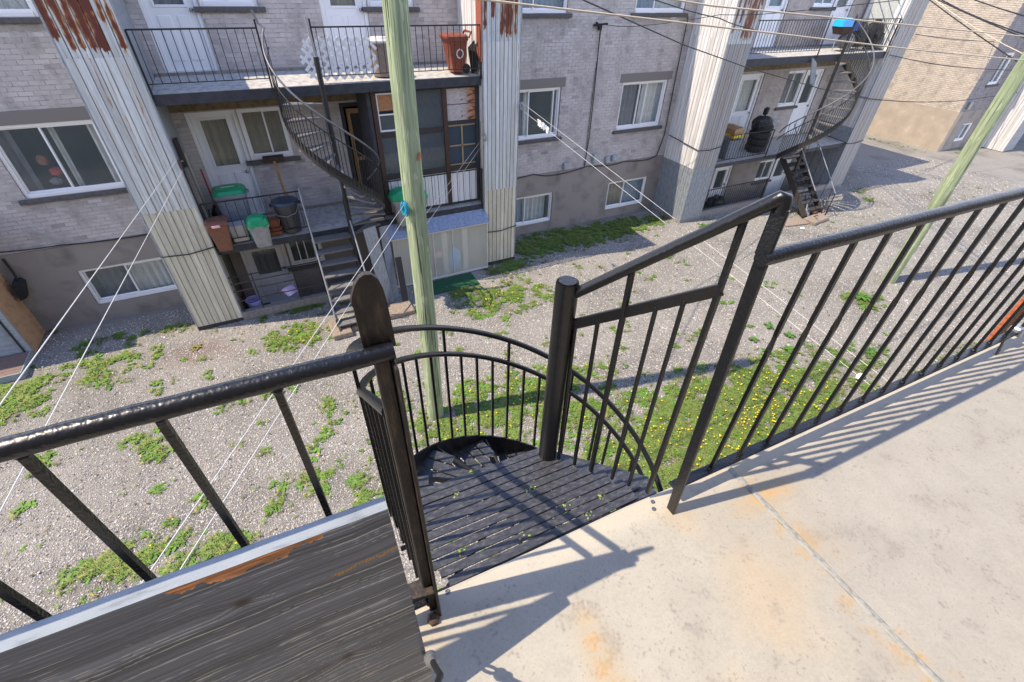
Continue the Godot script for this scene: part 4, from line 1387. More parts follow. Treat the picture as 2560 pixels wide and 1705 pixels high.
func twisted(h: float, w: float, t0: float, t1: float) -> ArrayMesh:    # a square bar with a quarter twist
	var b := B.new()
	var lv := [0.0, t0]
	for i in 7: lv.append(lerpf(t0, t1, (i + 1) / 7.0))
	lv.append(1.0)
	var rings := []
	for k in lv:
		var a := (clampf((k - t0) / (t1 - t0), 0.0, 1.0)) * PI / 2 + PI / 4
		var r := []
		for i in 4:
			r.append(Vector3(cos(a + i * PI / 2) * w * 0.7071, k * h, sin(a + i * PI / 2) * w * 0.7071))
		rings.append(r)
	b.loft(rings)
	return b.mesh()


func wavy(a: Vector3, e: Vector3, r: float, n: int, sd: int) -> Array:    # points and radii of a hand-painted pipe
	var f := fn(sd, 0.9, 2)
	var pts := []
	var rr := []
	for i in n + 1:
		var t := float(i) / n
		pts.append(a.lerp(e, t) + Vector3(0, 0.0012 * f.get_noise_1d(i * 3.0), 0))
		rr.append(r * (1.0 + 0.025 * f.get_noise_1d(i * 5.0 + 70.0)))
	return [pts, rr]


func blob(b: B, p: Vector3, r: float) -> void:      # a lump of weld under the paint
	var k := 0.75 + 0.4 * absf(sin(p.x * 37.0))
	b.lathe([Vector2(0.0, -0.7 * r), Vector2(r * 0.8 * k, -0.45 * r), Vector2(r * k, 0.0), Vector2(r * 0.75 * k, 0.5 * r), Vector2(0.0, 0.75 * r)], p, 7)


func near_things() -> void:
	# left railing
	var o := T("balcony_railing", "black iron railing with round top rail, above the leaning grey board", "railing", Vector3(0, DY, -0.60), "", AD)
	var b := nb()
	var w := wavy(Vector3(-2.3, DY + 1.012, -0.60), Vector3(0.078, DY + 1.012, -0.60), 0.0156, 60, 311)
	b.tube(w[0], w[1], 16)
	add(o, "top_rail", b, "black_iron")
	b = nb()
	b.bx(-2.3, DY + 0.083, -0.616, 0.05, DY + 0.093, -0.584, 0.002)
	for i in 14:
		for q in [[0.094, 0.011], [0.994, 0.010]]: blob(b, Vector3(-0.104 - i * 0.1525, DY + q[0], -0.60), q[1])
	add(o, "bottom_rail", b, "black_iron")
	var tw := twisted(0.90, 0.0112, 0.52, 0.60)
	for i in 14:
		put(o, "baluster", tw, "black_iron", Transform3D(Basis.IDENTITY, Vector3(-0.104 - i * 0.1525, 0.093, -0.0)))
	b = nb()
	b.bx(0.044, DY + 0.03, -0.627, 0.071, DY + 1.0, -0.60, 0.003)
	b.bx(0.071, DY + 0.0, -0.635, 0.0775, DY + 0.995, -0.572, 0.002)
	add(o, "end_post", b, "worn_post")
	b = nb()
	b.bx(0.006, DY + 0.150, -0.63, 0.0705, DY + 0.158, -0.575, 0.002)
	b.bx(0.050, DY - 0.002, -0.618, 0.070, DY + 0.148, -0.598, 0.002)
	add(o, "foot_bracket", b, "worn_post")
	b = nb()
	b.lathe([Vector2(0.019, 0.0), Vector2(0.019, 0.012), Vector2(0.012, 0.02), Vector2(0.0, 0.02)], Vector3(0.052, DY + 0.001, -0.572), 6)
	add(o, "bolt", b, "rusty_iron")
	b = nb()
	var pl := PackedVector2Array()
	for q in [[-0.026, 0.0], [0.026, 0.0], [0.0235, 0.085], [0.021, 0.112], [0.016, 0.129], [0.008, 0.139], [-0.002, 0.141], [-0.010, 0.137], [-0.018, 0.127], [-0.026, 0.108], [-0.029, 0.094], [-0.027, 0.088]]: pl.append(Vector2(q[0], q[1]))
	b.prism(pl, Vector3(0.059, DY + 1.012, -0.622), Vector3.RIGHT, Vector3.UP, 0.011)
	add(o, "end_plate", b, "worn_post")
	# right railing
	o = T("balcony_railing", "black iron railing with twisted bars along the right of the concrete floor", "railing", Vector3(0.925, DY, -0.585), "", AD)
	b = nb()
	w = wavy(Vector3(0.893, DY + 1.018, -0.585), Vector3(5.2, DY + 1.018, -0.585), 0.0176, 90, 312)
	b.tube(w[0], w[1], 16)
	add(o, "top_rail", b, "black_iron")
	b = nb()
	b.bx(0.945, DY + 0.088, -0.622, 5.2, DY + 0.098, -0.586, 0.002)
	for i in 28:
		for q in [[0.099, 0.0115], [1.0, 0.0105]]: blob(b, Vector3(1.125 + i * 0.1435, DY + q[0], -0.603 if q[0] < 0.5 else -0.596), q[1])
	add(o, "bottom_rail", b, "black_iron")
	tw = twisted(0.905, 0.0120, 0.60, 0.70)
	for i in 28:
		put(o, "baluster", tw, "black_iron", Transform3D(Basis.IDENTITY, Vector3(0.20 + i * 0.1435, 0.098, -0.018)))
	b = nb()
	b.bar(Vector3(0.937, DY, -0.565), Vector3(0.905, DY + 1.006, -0.588), 0.012, 0.034, Vector3.BACK, 0.002)
	add(o, "end_post", b, "black_iron")
	for u in [3.13, 4.9]:
		b = nb()
		b.bar(Vector3(u - 0.012, DY, -0.575), Vector3(u + 0.014, DY + 0.09, -0.60), 0.03, 0.007, Vector3.BACK, 0.001)
		add(o, "rail_foot", b, "black_iron")
	b = nb()
	b.bx(3.23, DY + 0.075, -0.635, 3.30, DY + 0.12, -0.57, 0.008)
	add(o, "rail_clamp", b, "galvanised")
	b = nb()
	b.bar(Vector3(0.906, DY + 1.02, -0.592), Vector3(0.916, DY + 1.128, -0.599), 0.016, 0.034, Vector3(-0.34, 0, -0.94), 0.003)
	add(o, "end_plate", b, "black_iron")
	# guard between the stair pole and the right post
	o = T("stair_guard", "sloping black guard panel between the stair pole and the right railing", "railing", Vector3(0.66, DY, -0.97), "", AD)
	b = nb()
	w = wavy(Vector3(0.665, DY + 0.752, -0.965), Vector3(0.902, DY + 1.138, -0.615), 0.0162, 16, 313)
	var el: Array = w[0] + [Vector3(0.910, DY + 1.148, -0.606), Vector3(0.915, DY + 1.147, -0.602), Vector3(0.917, DY + 1.136, -0.600), Vector3(0.916, DY + 1.115, -0.599)]
	b.tube(el, 0.0162, 14)
	add(o, "handrail", b, "black_iron")
	var g0 := Vector3(0.655, DY + 0.630, -0.975)
	var g1 := Vector3(0.886, DY + 0.906, -0.646)
	b = nb()
	b.bar(g0, g1, 0.009, 0.034, Vector3.UP, 0.0015)
	add(o, "mid_bar", b, "black_iron")
	for q in [[0.10, 0.0], [0.27, 0.0], [0.44, 0.135], [0.65, 0.0], [0.81, 0.0], [0.985, 0.195]]:
		var p := g0.lerp(g1, q[0])
		var k := nb()
		var wd := 0.0115 if q[1] == 0.0 else 0.0150
		var t: float = lerpf(0.0, 0.05, q[0])
		k.bar(Vector3(p.x + 0.006, DY - 0.02 + t, p.z + 0.004), p + Vector3(0, -0.006 if q[1] == 0.0 else q[1], 0), wd, wd, Vector3.BACK, 0.002)
		add(o, "baluster", k, "black_iron")
	# the leaning board
	var top := Vector3(0, DY + 0.70, -0.525)
	var foot := Vector3(0, DY + 0.002, -0.378)
	var dn := (foot - top)
	var back := Vector3.RIGHT.cross(dn).normalized() * -1.0
	if back.z > 0.0: back = -back
	var th := 0.036
	var u0 := -1.25
	var u1 := 0.006
	o = T("wooden_board", "wide dark grey painted wooden board leaning inside the left railing", "board", Vector3(u0, DY, -0.40), "", AD)
	b = nb()
	var le := []
	var cn := fn(316, 2.2, 3)
	for i in 41: le.append(0.0015 * cn.get_noise_1d(i * 2.0))
	for i in 40:
		var a := lerpf(u0, u1, i / 40.0)
		var e := lerpf(u0, u1, (i + 1) / 40.0)
		var da := Vector3(0, le[i], 0)
		var de := Vector3(0, le[i + 1], 0)
		var ua := (a + 1.02) / 1.026
		var ub := (e + 1.02) / 1.026
		b.quad(foot + Vector3(a, 0, 0), foot + Vector3(e, 0, 0), top + Vector3(e, 0, 0) + de, top + Vector3(a, 0, 0) + da, Vector2(ua, 1), Vector2(ub, 1), Vector2(ub, 0), Vector2(ua, 0))
	b.quad(foot + Vector3(u1, 0, 0), foot + back * th + Vector3(u1, 0, 0), top + back * th + Vector3(u1, 0, 0), top + Vector3(u1, 0, 0), Vector2(0.99, 1), Vector2(0.999, 1), Vector2(0.999, 0), Vector2(0.99, 0))
	b.quad(foot + back * th + Vector3(u1, 0, 0), foot + back * th + Vector3(u0, 0, 0), top + back * th + Vector3(u0, 0, 0), top + back * th + Vector3(u1, 0, 0))
	b.quad(foot + back * th + Vector3(u0, 0, 0), foot + Vector3(u0, 0, 0), top + Vector3(u0, 0, 0), top + back * th + Vector3(u0, 0, 0))
	add(o, "panel", b, "board_paint")
	b = nb()
	for i in 40:
		var a := lerpf(u0, u1, i / 40.0)
		var e := lerpf(u0, u1, (i + 1) / 40.0)
		var da := Vector3(a, le[i], 0)
		var de := Vector3(e, le[i + 1], 0)
		b.quad(top + da, top + de, top + back * th + de, top + back * th + da)
	add(o, "top_edge", b, "board_edge")
	# snap hook on the board's edge
	o = T("snap_hook", "steel snap hook fixed to the right edge of the leaning board", "hook", Vector3(0.006, DY + 0.22, -0.424), "", AD)
	var h0 := Vector3(0.010, DY + 0.205, -0.43)
	var h1 := Vector3(0.020, DY + 0.40, -0.315)
	var hd := (h1 - h0).normalized()
	var hs := hd.cross(Vector3(0, 0.5, -0.85)).normalized()
	b = nb()
	var lp := []
	for i in 13:
		var a := TAU * i / 12.0
		lp.append(h0 + hd * (0.028 - 0.026 * cos(a)) + hs * (0.011 * sin(a)))
	b.tube(lp, 0.0042, 8, false)
	add(o, "loop", b, "snap_steel")
	b = nb()
	var pp := []
	var pr := []
	for q in [[0.052, 0.004], [0.054, 0.013], [0.062, 0.016], [0.070, 0.016], [0.075, 0.011], [0.082, 0.014], [0.094, 0.014], [0.100, 0.008]]:
		pp.append(h0 + hd * q[0]); pr.append(q[1])
	b.tube(pp, pr, 14)
	add(o, "swivel", b, "galvanised")
	b = nb()
	b.tube([h0 + hd * 0.100, h0 + hd * 0.16, h0 + hd * 0.23 + Vector3(0, 0.01, 0), h0 + hd * 0.30 + Vector3(-0.02, 0.015, 0.0)], 0.0065, 8)
	add(o, "strap", b, "cable_black")
	# planks standing beyond the right end
	for q in [[4.86, -0.63, 4.90, -0.36, "orange_plank", "red painted plank end beyond the right end of the railing"], [5.06, -0.70, 5.10, -0.40, "orange_ply", "bare orange plank end beyond the right end of the railing"]]:
		b = B.new(Vector3(q[0], DY + q[1], -1.0))
		b.bar(Vector3(q[0], DY + q[1] - 0.8, -0.99), Vector3(q[2] + 0.02, DY + q[3] + 0.12, -1.0), 0.14, 0.025, Vector3.BACK, 0.002)
		single("plank", q[5], "plank", Vector3(q[0], DY + q[1], -1.0), b, q[4], "", AD)


# ---------------------------------------------------------------- stairs
func pol(c: Vector3, r: float, deg: float, y: float) -> Vector3:
	var a := deg_to_rad(deg)
	return Vector3(c.x + r * cos(a), y, c.z - r * sin(a))


func spiral(o: Node3D, c: Vector3, r: float, q: Dictionary) -> void:
	# q: th0, dir, n, step, y0, rise, rails [[height, radius, th from, th to]], band [above, below], slats, mats
	var yv := func(th: float) -> float: return q.y0 - q.rise * ((th - q.th0) * q.dir / q.step)
	for i in q.n:
		var a0: float = q.th0 + q.dir * q.step * i
		var a1: float = a0 + q.dir * q.step
		var y: float = q.y0 - q.rise * (i + q.get("first", 1))
		if q.slats > 0:
			var tr := part(o, "tread")
			var f := nb()
			for e in [a0, a1]:
				f.bar(pol(c, q.rp, e, y - 0.018), pol(c, r, e, y - 0.018), 0.006, 0.03)
			for rr in [r * 0.42, r * 0.9]:
				f.bar(pol(c, rr, a0, y - 0.012), pol(c, rr, a1, y - 0.012), 0.02, 0.005)
			add(tr, "bracket", f, q.mat)
			var mid := (a0 + a1) / 2
			for k in q.slats:
				var off: float = (k - (q.slats - 1) / 2.0)
				var wdt: float = r * deg_to_rad(absf(q.step)) / q.slats * 0.86
				var s := nb()
				var dirv := pol(c, 1.0, mid, y) - Vector3(c.x, y, c.z)
				var sd := Vector3(-dirv.z, 0, dirv.x)
				var inn: float = q.rp + 0.02 + absf(off) * wdt * 1.1 / tan(deg_to_rad(absf(q.step) / 2.0)) * 0.92
				var outr := sqrt(maxf(r * r - pow(off * wdt, 2), 0.01)) - 0.012
				if inn < outr - 0.03:
					s.bar(Vector3(c.x, y - 0.003, c.z) + dirv * inn + sd * off * wdt, Vector3(c.x, y - 0.003, c.z) + dirv * outr + sd * off * wdt, wdt * 0.86, 0.006, Vector3.UP, 0.001)
					add(tr, "slat", s, q.tread)
		else:
			var t := nb()
			var pl := PackedVector2Array()
			var ov: float = q.dir * 3.0
			pl.append(Vector2(cos(deg_to_rad(a0 - ov)), sin(deg_to_rad(a0 - ov))) * q.rp)
			for k in 4:
				var a := deg_to_rad(lerpf(a0 - ov, a1, k / 3.0))
				pl.append(Vector2(cos(a), sin(a)) * (r - 0.02 - 0.01 * rng.randf()))
			pl.append(Vector2(cos(deg_to_rad(a1)), sin(deg_to_rad(a1))) * q.rp)
			t.prism(pl, Vector3(c.x, y - 0.035, c.z), Vector3.RIGHT, Vector3.FORWARD, 0.035)
			add(o, "tread", t, q.tread)
	var last: float = q.th0 + q.dir * q.step * q.n
	var b := nb()
	var m := int(absf(last - q.th0) / 6.0)
	var e0: float = q.get("band_from", q.th0)
	for i in m:
		var a0 := lerpf(e0, last, float(i) / m)
		var a1 := lerpf(e0, last, float(i + 1) / m)
		for s in [[r, 1.0], [r - 0.008, -1.0]]:
			var p := [pol(c, s[0], a0, yv.call(a0) - q.band[1]), pol(c, s[0], a1, yv.call(a1) - q.band[1]), pol(c, s[0], a1, yv.call(a1) + q.band[0]), pol(c, s[0], a0, yv.call(a0) + q.band[0])]
			b.flat(p, Vector3(c.x, p[0].y, c.z) if s[1] > 0 else p[0] + (p[0] - Vector3(c.x, p[0].y, c.z)))
		b.quad(pol(c, r, a0, yv.call(a0) + q.band[0]), pol(c, r, a1, yv.call(a1) + q.band[0]), pol(c, r - 0.008, a1, yv.call(a1) + q.band[0]), pol(c, r - 0.008, a0, yv.call(a0) + q.band[0]))
	add(o, "stringer", b, q.get("band_mat", q.mat))
	for h in q.rails:
		b = nb()
		var pts := []
		var k := maxi(4, int(absf(h[3] - h[2]) / 6.0))
		for i in k + 1:
			var a := lerpf(h[2], h[3], float(i) / k)
			pts.append(pol(c, h[4] if h.size() > 4 else r, a, yv.call(a) + h[0]))
		if h.size() > 5: pts = h[5] + pts
		b.tube(pts, h[1], 10)
		add(o, "handrail", b, q.get("rail_mat", q.mat) if h == q.rails[0] else q.mat)
	var a: float = q.get("bal_from", q.th0 + q.dir * 4.0)
	var bi := 0
	while (a - last) * q.dir < 0.0:
		var hh: float = q.bal[0] if bi % q.bal[2] else q.bal[1]
		var k := nb()
		var y: float = yv.call(a)
		k.bar(pol(c, r + q.get("bal_out", 0.006), a, y - q.band[1] * 0.5), pol(c, r + q.get("bal_out", 0.006), a, y + hh), q.bw, q.bw, Vector3.FORWARD)
		add(o, "baluster", k, q.mat)
		a += q.dir * q.bal_step
		bi += 1
	b = nb()
	b.tube([Vector3(c.x, q.pole[0], c.z), Vector3(c.x, q.pole[1] - 0.012, c.z), Vector3(c.x, q.pole[1] - 0.004, c.z), Vector3(c.x, q.pole[1], c.z)], [q.rp, q.rp, q.rp - 0.002, q.rp - 0.008], 20)
	add(o, "centre_pole", b, q.get("pole_mat", q.mat))


func near_stair() -> void:
	var c := Vector3(0.654, DY, -0.976)
	var o := T("spiral_staircase", "black steel spiral staircase that drops from the near balcony to the yard", "staircase", Vector3(0.654, DY, -0.976), "", AD)
	spiral(o, c, 0.635, {"th0": 182.0, "dir": -1.0, "n": 13, "step": 30.0, "y0": DY - 0.03, "rise": 0.193, "rp": 0.0355, "slats": 5, "mat": "black_iron", "tread": "black_tread", "band": [0.02, 0.16], "rails": [[0.765, 0.0135, 175.0, -150.0, 0.635, [Vector3(0.056, DY + 0.985, -0.64), Vector3(0.030, DY + 0.80, -0.90)]], [0.615, 0.0125, 175.0, -150.0, 0.635, [Vector3(0.052, DY + 0.835, -0.64), Vector3(0.029, DY + 0.65, -0.90)]]], "bal": [0.615, 0.765, 4], "bal_step": 7.7, "bal_from": 172.0, "bw": 0.0115, "band_from": 184.0, "pole": [DY - 4.6, DY + 0.80]})
	for i in 5:
		var t := (i + 0.5) / 5.0
		var k := nb()
		var p := Vector3(0.054, 0, -0.66).lerp(Vector3(0.026, 0, -1.0), t)
		k.bar(Vector3(p.x, DY - 0.10, p.z), Vector3(p.x, DY + 0.82 - 0.24 * t, p.z), 0.0115, 0.0115, Vector3.BACK)
		add(o, "baluster", k, "black_iron")
	# landing between the floor and the pole
	var ld := part(o, "landing")
	var n := 11
	for i in n:
		var v := -0.672 - i * 0.0335
		var s := nb()
		var tilt := -0.035 * (1.0 - float(i) / n) + 0.01
		var le: float = 0.654 - sqrt(maxf(0.615 * 0.615 - pow(v + 0.976, 2), 0.0)) + 0.01
		le = maxf(le, 0.090 - 0.006 * i) if i < 4 else le
		var re: float = 0.655 + (v + 0.976) * -0.0 + clampf((v + 1.0) * 0.86, 0.0, 0.3) - [0.035, 0.0, 0.015][i % 3]
		if i == 0: re = 0.87
		s.bar(Vector3(le, DY - 0.021 + 0.0012 * (i % 2), v - tilt * 0.3), Vector3(re, DY - 0.021 + 0.0012 * (i % 2), v + tilt * 0.25), 0.0295, 0.006, Vector3.UP, 0.0012)
		add(ld, "slat", s, "black_tread")
	var p := nb()
	p.prism(PackedVector2Array([Vector2(0.60, 0.975), Vector2(0.665, 1.01), Vector2(0.97, 0.73), Vector2(0.955, 0.652), Vector2(0.80, 0.652)]), Vector3(0, DY - 0.036, 0), Vector3.RIGHT, Vector3.FORWARD, 0.006)
	add(ld, "corner_plate", p, "black_tread")
	var tf := []
	var tc := PackedColorArray()
	for q in [[0.42, -0.70], [0.60, -0.74], [0.75, -0.72], [0.30, -0.80], [0.52, -0.86], [0.36, -1.02], [0.20, -0.74], [0.66, -0.68], [0.25, -0.95]]:
		for k in 3:
			tf.append(Transform3D(Basis(Vector3.UP, rng.randf() * TAU).scaled(Vector3.ONE * rng.randf_range(0.07, 0.16)), Vector3(q[0] - 0.654 + rng.randf_range(-0.02, 0.02), -0.024, q[1] + 0.976 + rng.randf_range(-0.008, 0.008))))
			tc.append(Color(0.30, 0.36, 0.06) * rng.randf_range(0.7, 1.2))
	mm(ld, "moss", rosette(501, 9, 0.085), "weed_leaf", tf, tc)
	p = nb()
	for q in [[Vector3(0.07, -0.04, -0.655), Vector3(0.95, -0.04, -0.655)], [Vector3(0.12, -0.045, -0.66), Vector3(0.62, -0.045, -0.98)], [Vector3(0.40, -0.045, -0.66), Vector3(0.40, -0.045, -1.05)], [Vector3(0.03, -0.045, -0.98), Vector3(0.62, -0.045, -0.985)], [Vector3(0.68, -0.06, -0.99), Vector3(0.955, -0.06, -0.70)]]:
		p.bar(Vector3(q[0].x, DY + q[0].y, q[0].z), Vector3(q[1].x, DY + q[1].y, q[1].z), 0.006, 0.035)
	add(ld, "bearer", p, "black_iron")


func straight_stair(o: Node3D, x0: float, x1: float, zt: float, yt: float, zb: float, yb: float, n: int, side: String, tread: String) -> void:
	for x in [x0 + 0.02, x1 - 0.02]:
		var s := nb()
		s.bar(Vector3(x, yt - 0.10, zt), Vector3(x, yb - 0.06, zb + 0.06), 0.035, 0.19, Vector3.UP)
		add(o, "stringer", s, side)
	for i in n:
		var t := (i + 0.5) / n
		var b := nb()
		var z := lerpf(zt, zb, t)
		var y := lerpf(yt, yb, t)
		b.obox(Vector3((x0 + x1) / 2, y, z + 0.02), Vector3(x1 - x0 - 0.04, 0.04, 0.25), Basis.from_euler(Vector3(rng.randf_range(-0.03, 0.03), 0, rng.randf_range(-0.012, 0.012))), 0.006)
		add(o, "tread", b, tread)


func rail_run(label: String, x0: float, x1: float, yt: float, yb: float, z: float, gap: float, floor_y: float, group := "", posts := [0.0, 0.0]) -> Node3D:
	var o := T("balcony_railing", label, "railing", Vector3(x0, floor_y, z), group)
	var b := nb()
	b.bx(x0, yt - 0.012, z - 0.016, x1, yt + 0.012, z + 0.016, 0.004)
	add(o, "top_rail", b, "far_iron")
	b = nb()
	b.bx(x0, yb - 0.006, z - 0.014, x1, yb + 0.006, z + 0.014)
	add(o, "bottom_rail", b, "far_iron")
	b = nb()
	b.bx(x0 - 0.0055, yb, z - 0.0055, x0 + 0.0055, yt, z + 0.0055)
	var m := b.mesh()
	var x := gap * 0.6
	while x < x1 - x0 - 0.03:
		put(o, "baluster", m, "far_iron", Transform3D(Basis.from_euler(Vector3(0, 0, rng.randf_range(-0.004, 0.004))), Vector3(x, 0, 0)))
		x += gap
	for i in 2:
		var px: float = [x0, x1][i]
		b = nb()
		b.bx(px - 0.014, floor_y - 0.06, z - 0.014, px + 0.014, maxf(yt, posts[i]), z + 0.014, 0.003)
		add(o, "post", b, "far_iron")
	return o


func far_balconies() -> void:
	rail_run("upper black balcony railing left of the spiral stair, in front of the first white door", -1.40, 0.40, 5.38, 4.65, -10.035, 0.127, 4.50, "balcony railings opposite", [0.0, 5.50])
	rail_run("upper black balcony railing in front of the white lattice and the red wheeled bin", 1.25, 4.43, 5.38, 4.64, -10.035, 0.127, 4.50, "balcony railings opposite", [5.50, 0.0])
	rail_run("lower black balcony railing behind the green lidded bins and the brown bin", -1.38, 0.38, 2.64, 1.88, -10.06, 0.16, 1.73, "balcony railings opposite", [0.0, 2.70])
	rail_run("lower black balcony railing in front of the white panels of the porch", 2.0, 4.42, 2.58, 1.84, -10.06, 0.155, 1.73, "balcony railings opposite")
	rail_run("upper black balcony railing between the white column and the far spiral stair", 12.24, 15.32, 5.39, 4.65, -10.035, 0.115, 4.52, "balcony railings opposite", [0.0, 5.48])
	rail_run("upper black balcony railing right of the far spiral stair, in front of the rubbish bags", 16.48, 18.78, 5.39, 4.65, -10.035, 0.115, 4.52, "balcony railings opposite", [5.48, 0.0])
	rail_run("lower black balcony railing in front of the stacked tyres", 12.26, 14.62, 2.52, 1.80, -10.05, 0.115, 1.70, "balcony railings opposite")
	rail_run("lowest black railing in front of the far sunken yard", 12.28, 15.2, 0.88, 0.26, -10.05, 0.10, 0.20, "balcony railings opposite")
	# the low fence over the sunken yard: flat bars run along it
	var o := T("fence", "low fence of rusty horizontal bars above the lilac buckets", "fence", Vector3(-1.40, 0.2, -10.03))
	for y in [0.47, 0.72, 0.90, 1.06]:
		var b := nb()
		b.bx(-1.42, y - 0.012, -10.036, 0.42, y + 0.012, -10.028)
		add(o, "rail", b, "rusty_iron" if y < 1.0 else "far_iron")
	for x in [-1.36, -0.98, -0.18, 0.38]:
		var b := nb()
		b.bx(x - 0.010, 0.19, -10.052, x + 0.010, 1.08, -10.036)
		add(o, "post", b, "far_iron")
	o = T("fence", "upright thin bars beside the rusty sheet metal column", "fence", Vector3(-1.36, 0.0, -10.1))
	for i in 9:
		var b := nb()
		var z := -10.05 - i * 0.125
		b.bx(-1.372, -0.5, z - 0.006, -1.360, 1.60, z + 0.006)
		add(o, "bar", b, "far_iron")
	# spiral stairs
	o = T("spiral_staircase", "weathered spiral staircase between the first gallery floors, behind the nearer utility pole", "staircase", Vector3(1.18, 1.75, -9.58), "spiral staircases opposite")
	spiral(o, Vector3(1.18, 0, -9.58), 0.76, {"th0": 152.0, "dir": 1.0, "n": 13, "step": 19.6, "y0": 4.50, "rise": 0.2115, "rp": 0.045, "slats": 0, "mat": "far_iron", "tread": "grey_wood", "band": [0.03, 0.17], "band_mat": "dark_wood", "rails": [[0.86, 0.018, 150.0, 400.0, 0.775, [Vector3(0.40, 5.62, -10.03), Vector3(0.44, 5.45, -10.0)]], [0.62, 0.012, 152.0, 400.0, 0.77]], "bal": [0.62, 0.86, 3], "bal_step": 4.9, "bw": 0.012, "pole": [0.9, 5.0], "rail_mat": "dull_pipe", "pole_mat": "far_iron"})
	var tp := nb()
	tp.tube([Vector3(1.18, 5.0, -9.58), Vector3(1.15, 5.56, -9.60)], 0.022, 10)
	add(o, "pole_extension", tp, "pale_pipe")
	o = T("spiral_staircase", "weathered spiral staircase at the far end, above a pile of scrap iron", "staircase", Vector3(15.74, 1.75, -9.58), "spiral staircases opposite")
	spiral(o, Vector3(15.74, 0, -9.58), 0.86, {"th0": 34.0, "dir": -1.0, "n": 13, "step": 18.0, "y0": 4.52, "rise": 0.2130, "rp": 0.045, "slats": 0, "mat": "far_iron", "tread": "grey_wood", "band": [0.03, 0.17], "band_mat": "dark_wood", "rails": [[0.90, 0.018, 34.0, -225.0, 0.87, [Vector3(16.46, 5.52, -10.03)]], [0.66, 0.014, 34.0, -225.0, 0.865]], "bal": [0.66, 0.90, 3], "bal_step": 4.4, "bw": 0.012, "pole": [0.8, 5.25], "rail_mat": "dull_pipe", "pole_mat": "far_iron"})
	tp = nb()
	tp.prism(PackedVector2Array([Vector2(15.02, 4.48), Vector2(15.30, 4.34), Vector2(15.62, 3.72), Vector2(15.36, 3.78)]), Vector3(0, 0, -9.98), Vector3.RIGHT, Vector3.UP, 0.03)
	add(o, "side_plate", tp, "sheet_plain")
	# landings at the gallery edge
	for q in [[0.42, 1.26, 4.50], [15.34, 16.46, 4.52]]:
		var b := nb()
		b.bx(q[0], q[2] - 0.09, -10.05, q[1], q[2] - 0.03, -9.75)
		var l := T("landing_plate", "dark landing plate at the top of the nearer spiral stair opposite" if q[0] < 5.0 else "dark landing plate at the top of the farther spiral stair opposite", "landing", Vector3(q[0], q[2], -10.0))
		add(l, "plate", b, "dark_wood")
	# straight stairs to the yard
	o = T("staircase", "worn wooden steps from the first gallery down to the yard, behind the tall rounded plate", "staircase", Vector3(0.78, 0, -8.7), "wooden steps opposite")
	straight_stair(o, 0.38, 1.18, -10.02, 1.70, -8.62, 0.12, 8, "dark_wood", "grey_wood")
	for q in [[[Vector3(0.385, 2.70, -10.04), Vector3(0.38, 2.55, -9.93), Vector3(0.375, 0.30, -8.72)], "handrail"], [[Vector3(1.18, 2.66, -10.02), Vector3(1.18, 2.50, -9.9), Vector3(1.18, 1.12, -8.75)], "handrail"]]:
		var b := nb()
		b.tube(q[0], 0.016, 8)
		add(o, q[1], b, "pale_pipe")
	for q in [[0.375, 0.30, -8.72], [1.18, 1.12, -8.75], [1.18, 2.5, -9.95]]:
		var b := nb()
		b.bx(q[0] - 0.012, 0.0 if q[2] > -9.5 else 1.6, q[2] - 0.012, q[0] + 0.012, q[1], q[2] + 0.012)
		add(o, "post", b, "far_iron")
	o = T("staircase", "dark steps from the far gallery down to the scrap pile", "staircase", Vector3(15.9, 0, -8.6), "wooden steps opposite")
	straight_stair(o, 15.45, 16.30, -10.02, 1.68, -8.52, 0.16, 8, "dark_wood", "dark_wood")
	for q in [[Vector3(15.47, 2.62, -10.02), Vector3(15.47, 2.50, -9.95), Vector3(15.5, 0.95, -8.5)], [Vector3(16.30, 2.62, -10.02), Vector3(16.30, 2.5, -9.9), Vector3(16.34, 0.80, -8.3)]]:
		var b := nb()
		b.tube(q, 0.016, 8)
		add(o, "handrail", b, "pale_pipe")
		b = nb()
		b.bx(q[2].x - 0.012, 0.0, q[2].z - 0.012, q[2].x + 0.012, q[2].y, q[2].z + 0.012)
		add(o, "post", b, "far_iron")
		for i in 6:
			b = nb()
			var t := (i + 0.5) / 6.0
			var p: Vector3 = q[1].lerp(q[2], t)
			b.bx(p.x - 0.006, p.y - 0.72, p.z - 0.006, p.x + 0.006, p.y, p.z + 0.006)
			add(o, "baluster", b, "far_iron")


func tub(b: B, at: Vector3, w0: float, d0: float, w1: float, d1: float, h: float, r := 0.06) -> void:    # a tapered bin body with a lip
	b.loft([rrect(at, w0, d0, r), rrect(at + Vector3.UP * h * 0.93, lerpf(w0, w1, 0.93), lerpf(d0, d1, 0.93), r), rrect(at + Vector3.UP * h * 0.93, w1 + 0.03, d1 + 0.03, r), rrect(at + Vector3.UP * h, w1 + 0.03, d1 + 0.03, r)])


func dome_lid(b: B, at: Vector3, w: float, d: float, h: float, r := 0.09) -> void:
	b.loft([rrect(at, w + 0.02, d + 0.02, r), rrect(at + Vector3.UP * 0.018, w + 0.025, d + 0.025, r), rrect(at + Vector3.UP * (0.02 + h * 0.6), w * 0.9, d * 0.9, r), rrect(at + Vector3.UP * (0.02 + h * 0.9), w * 0.68, d * 0.68, r), rrect(at + Vector3.UP * (0.02 + h), w * 0.4, d * 0.4, r * 0.6)])


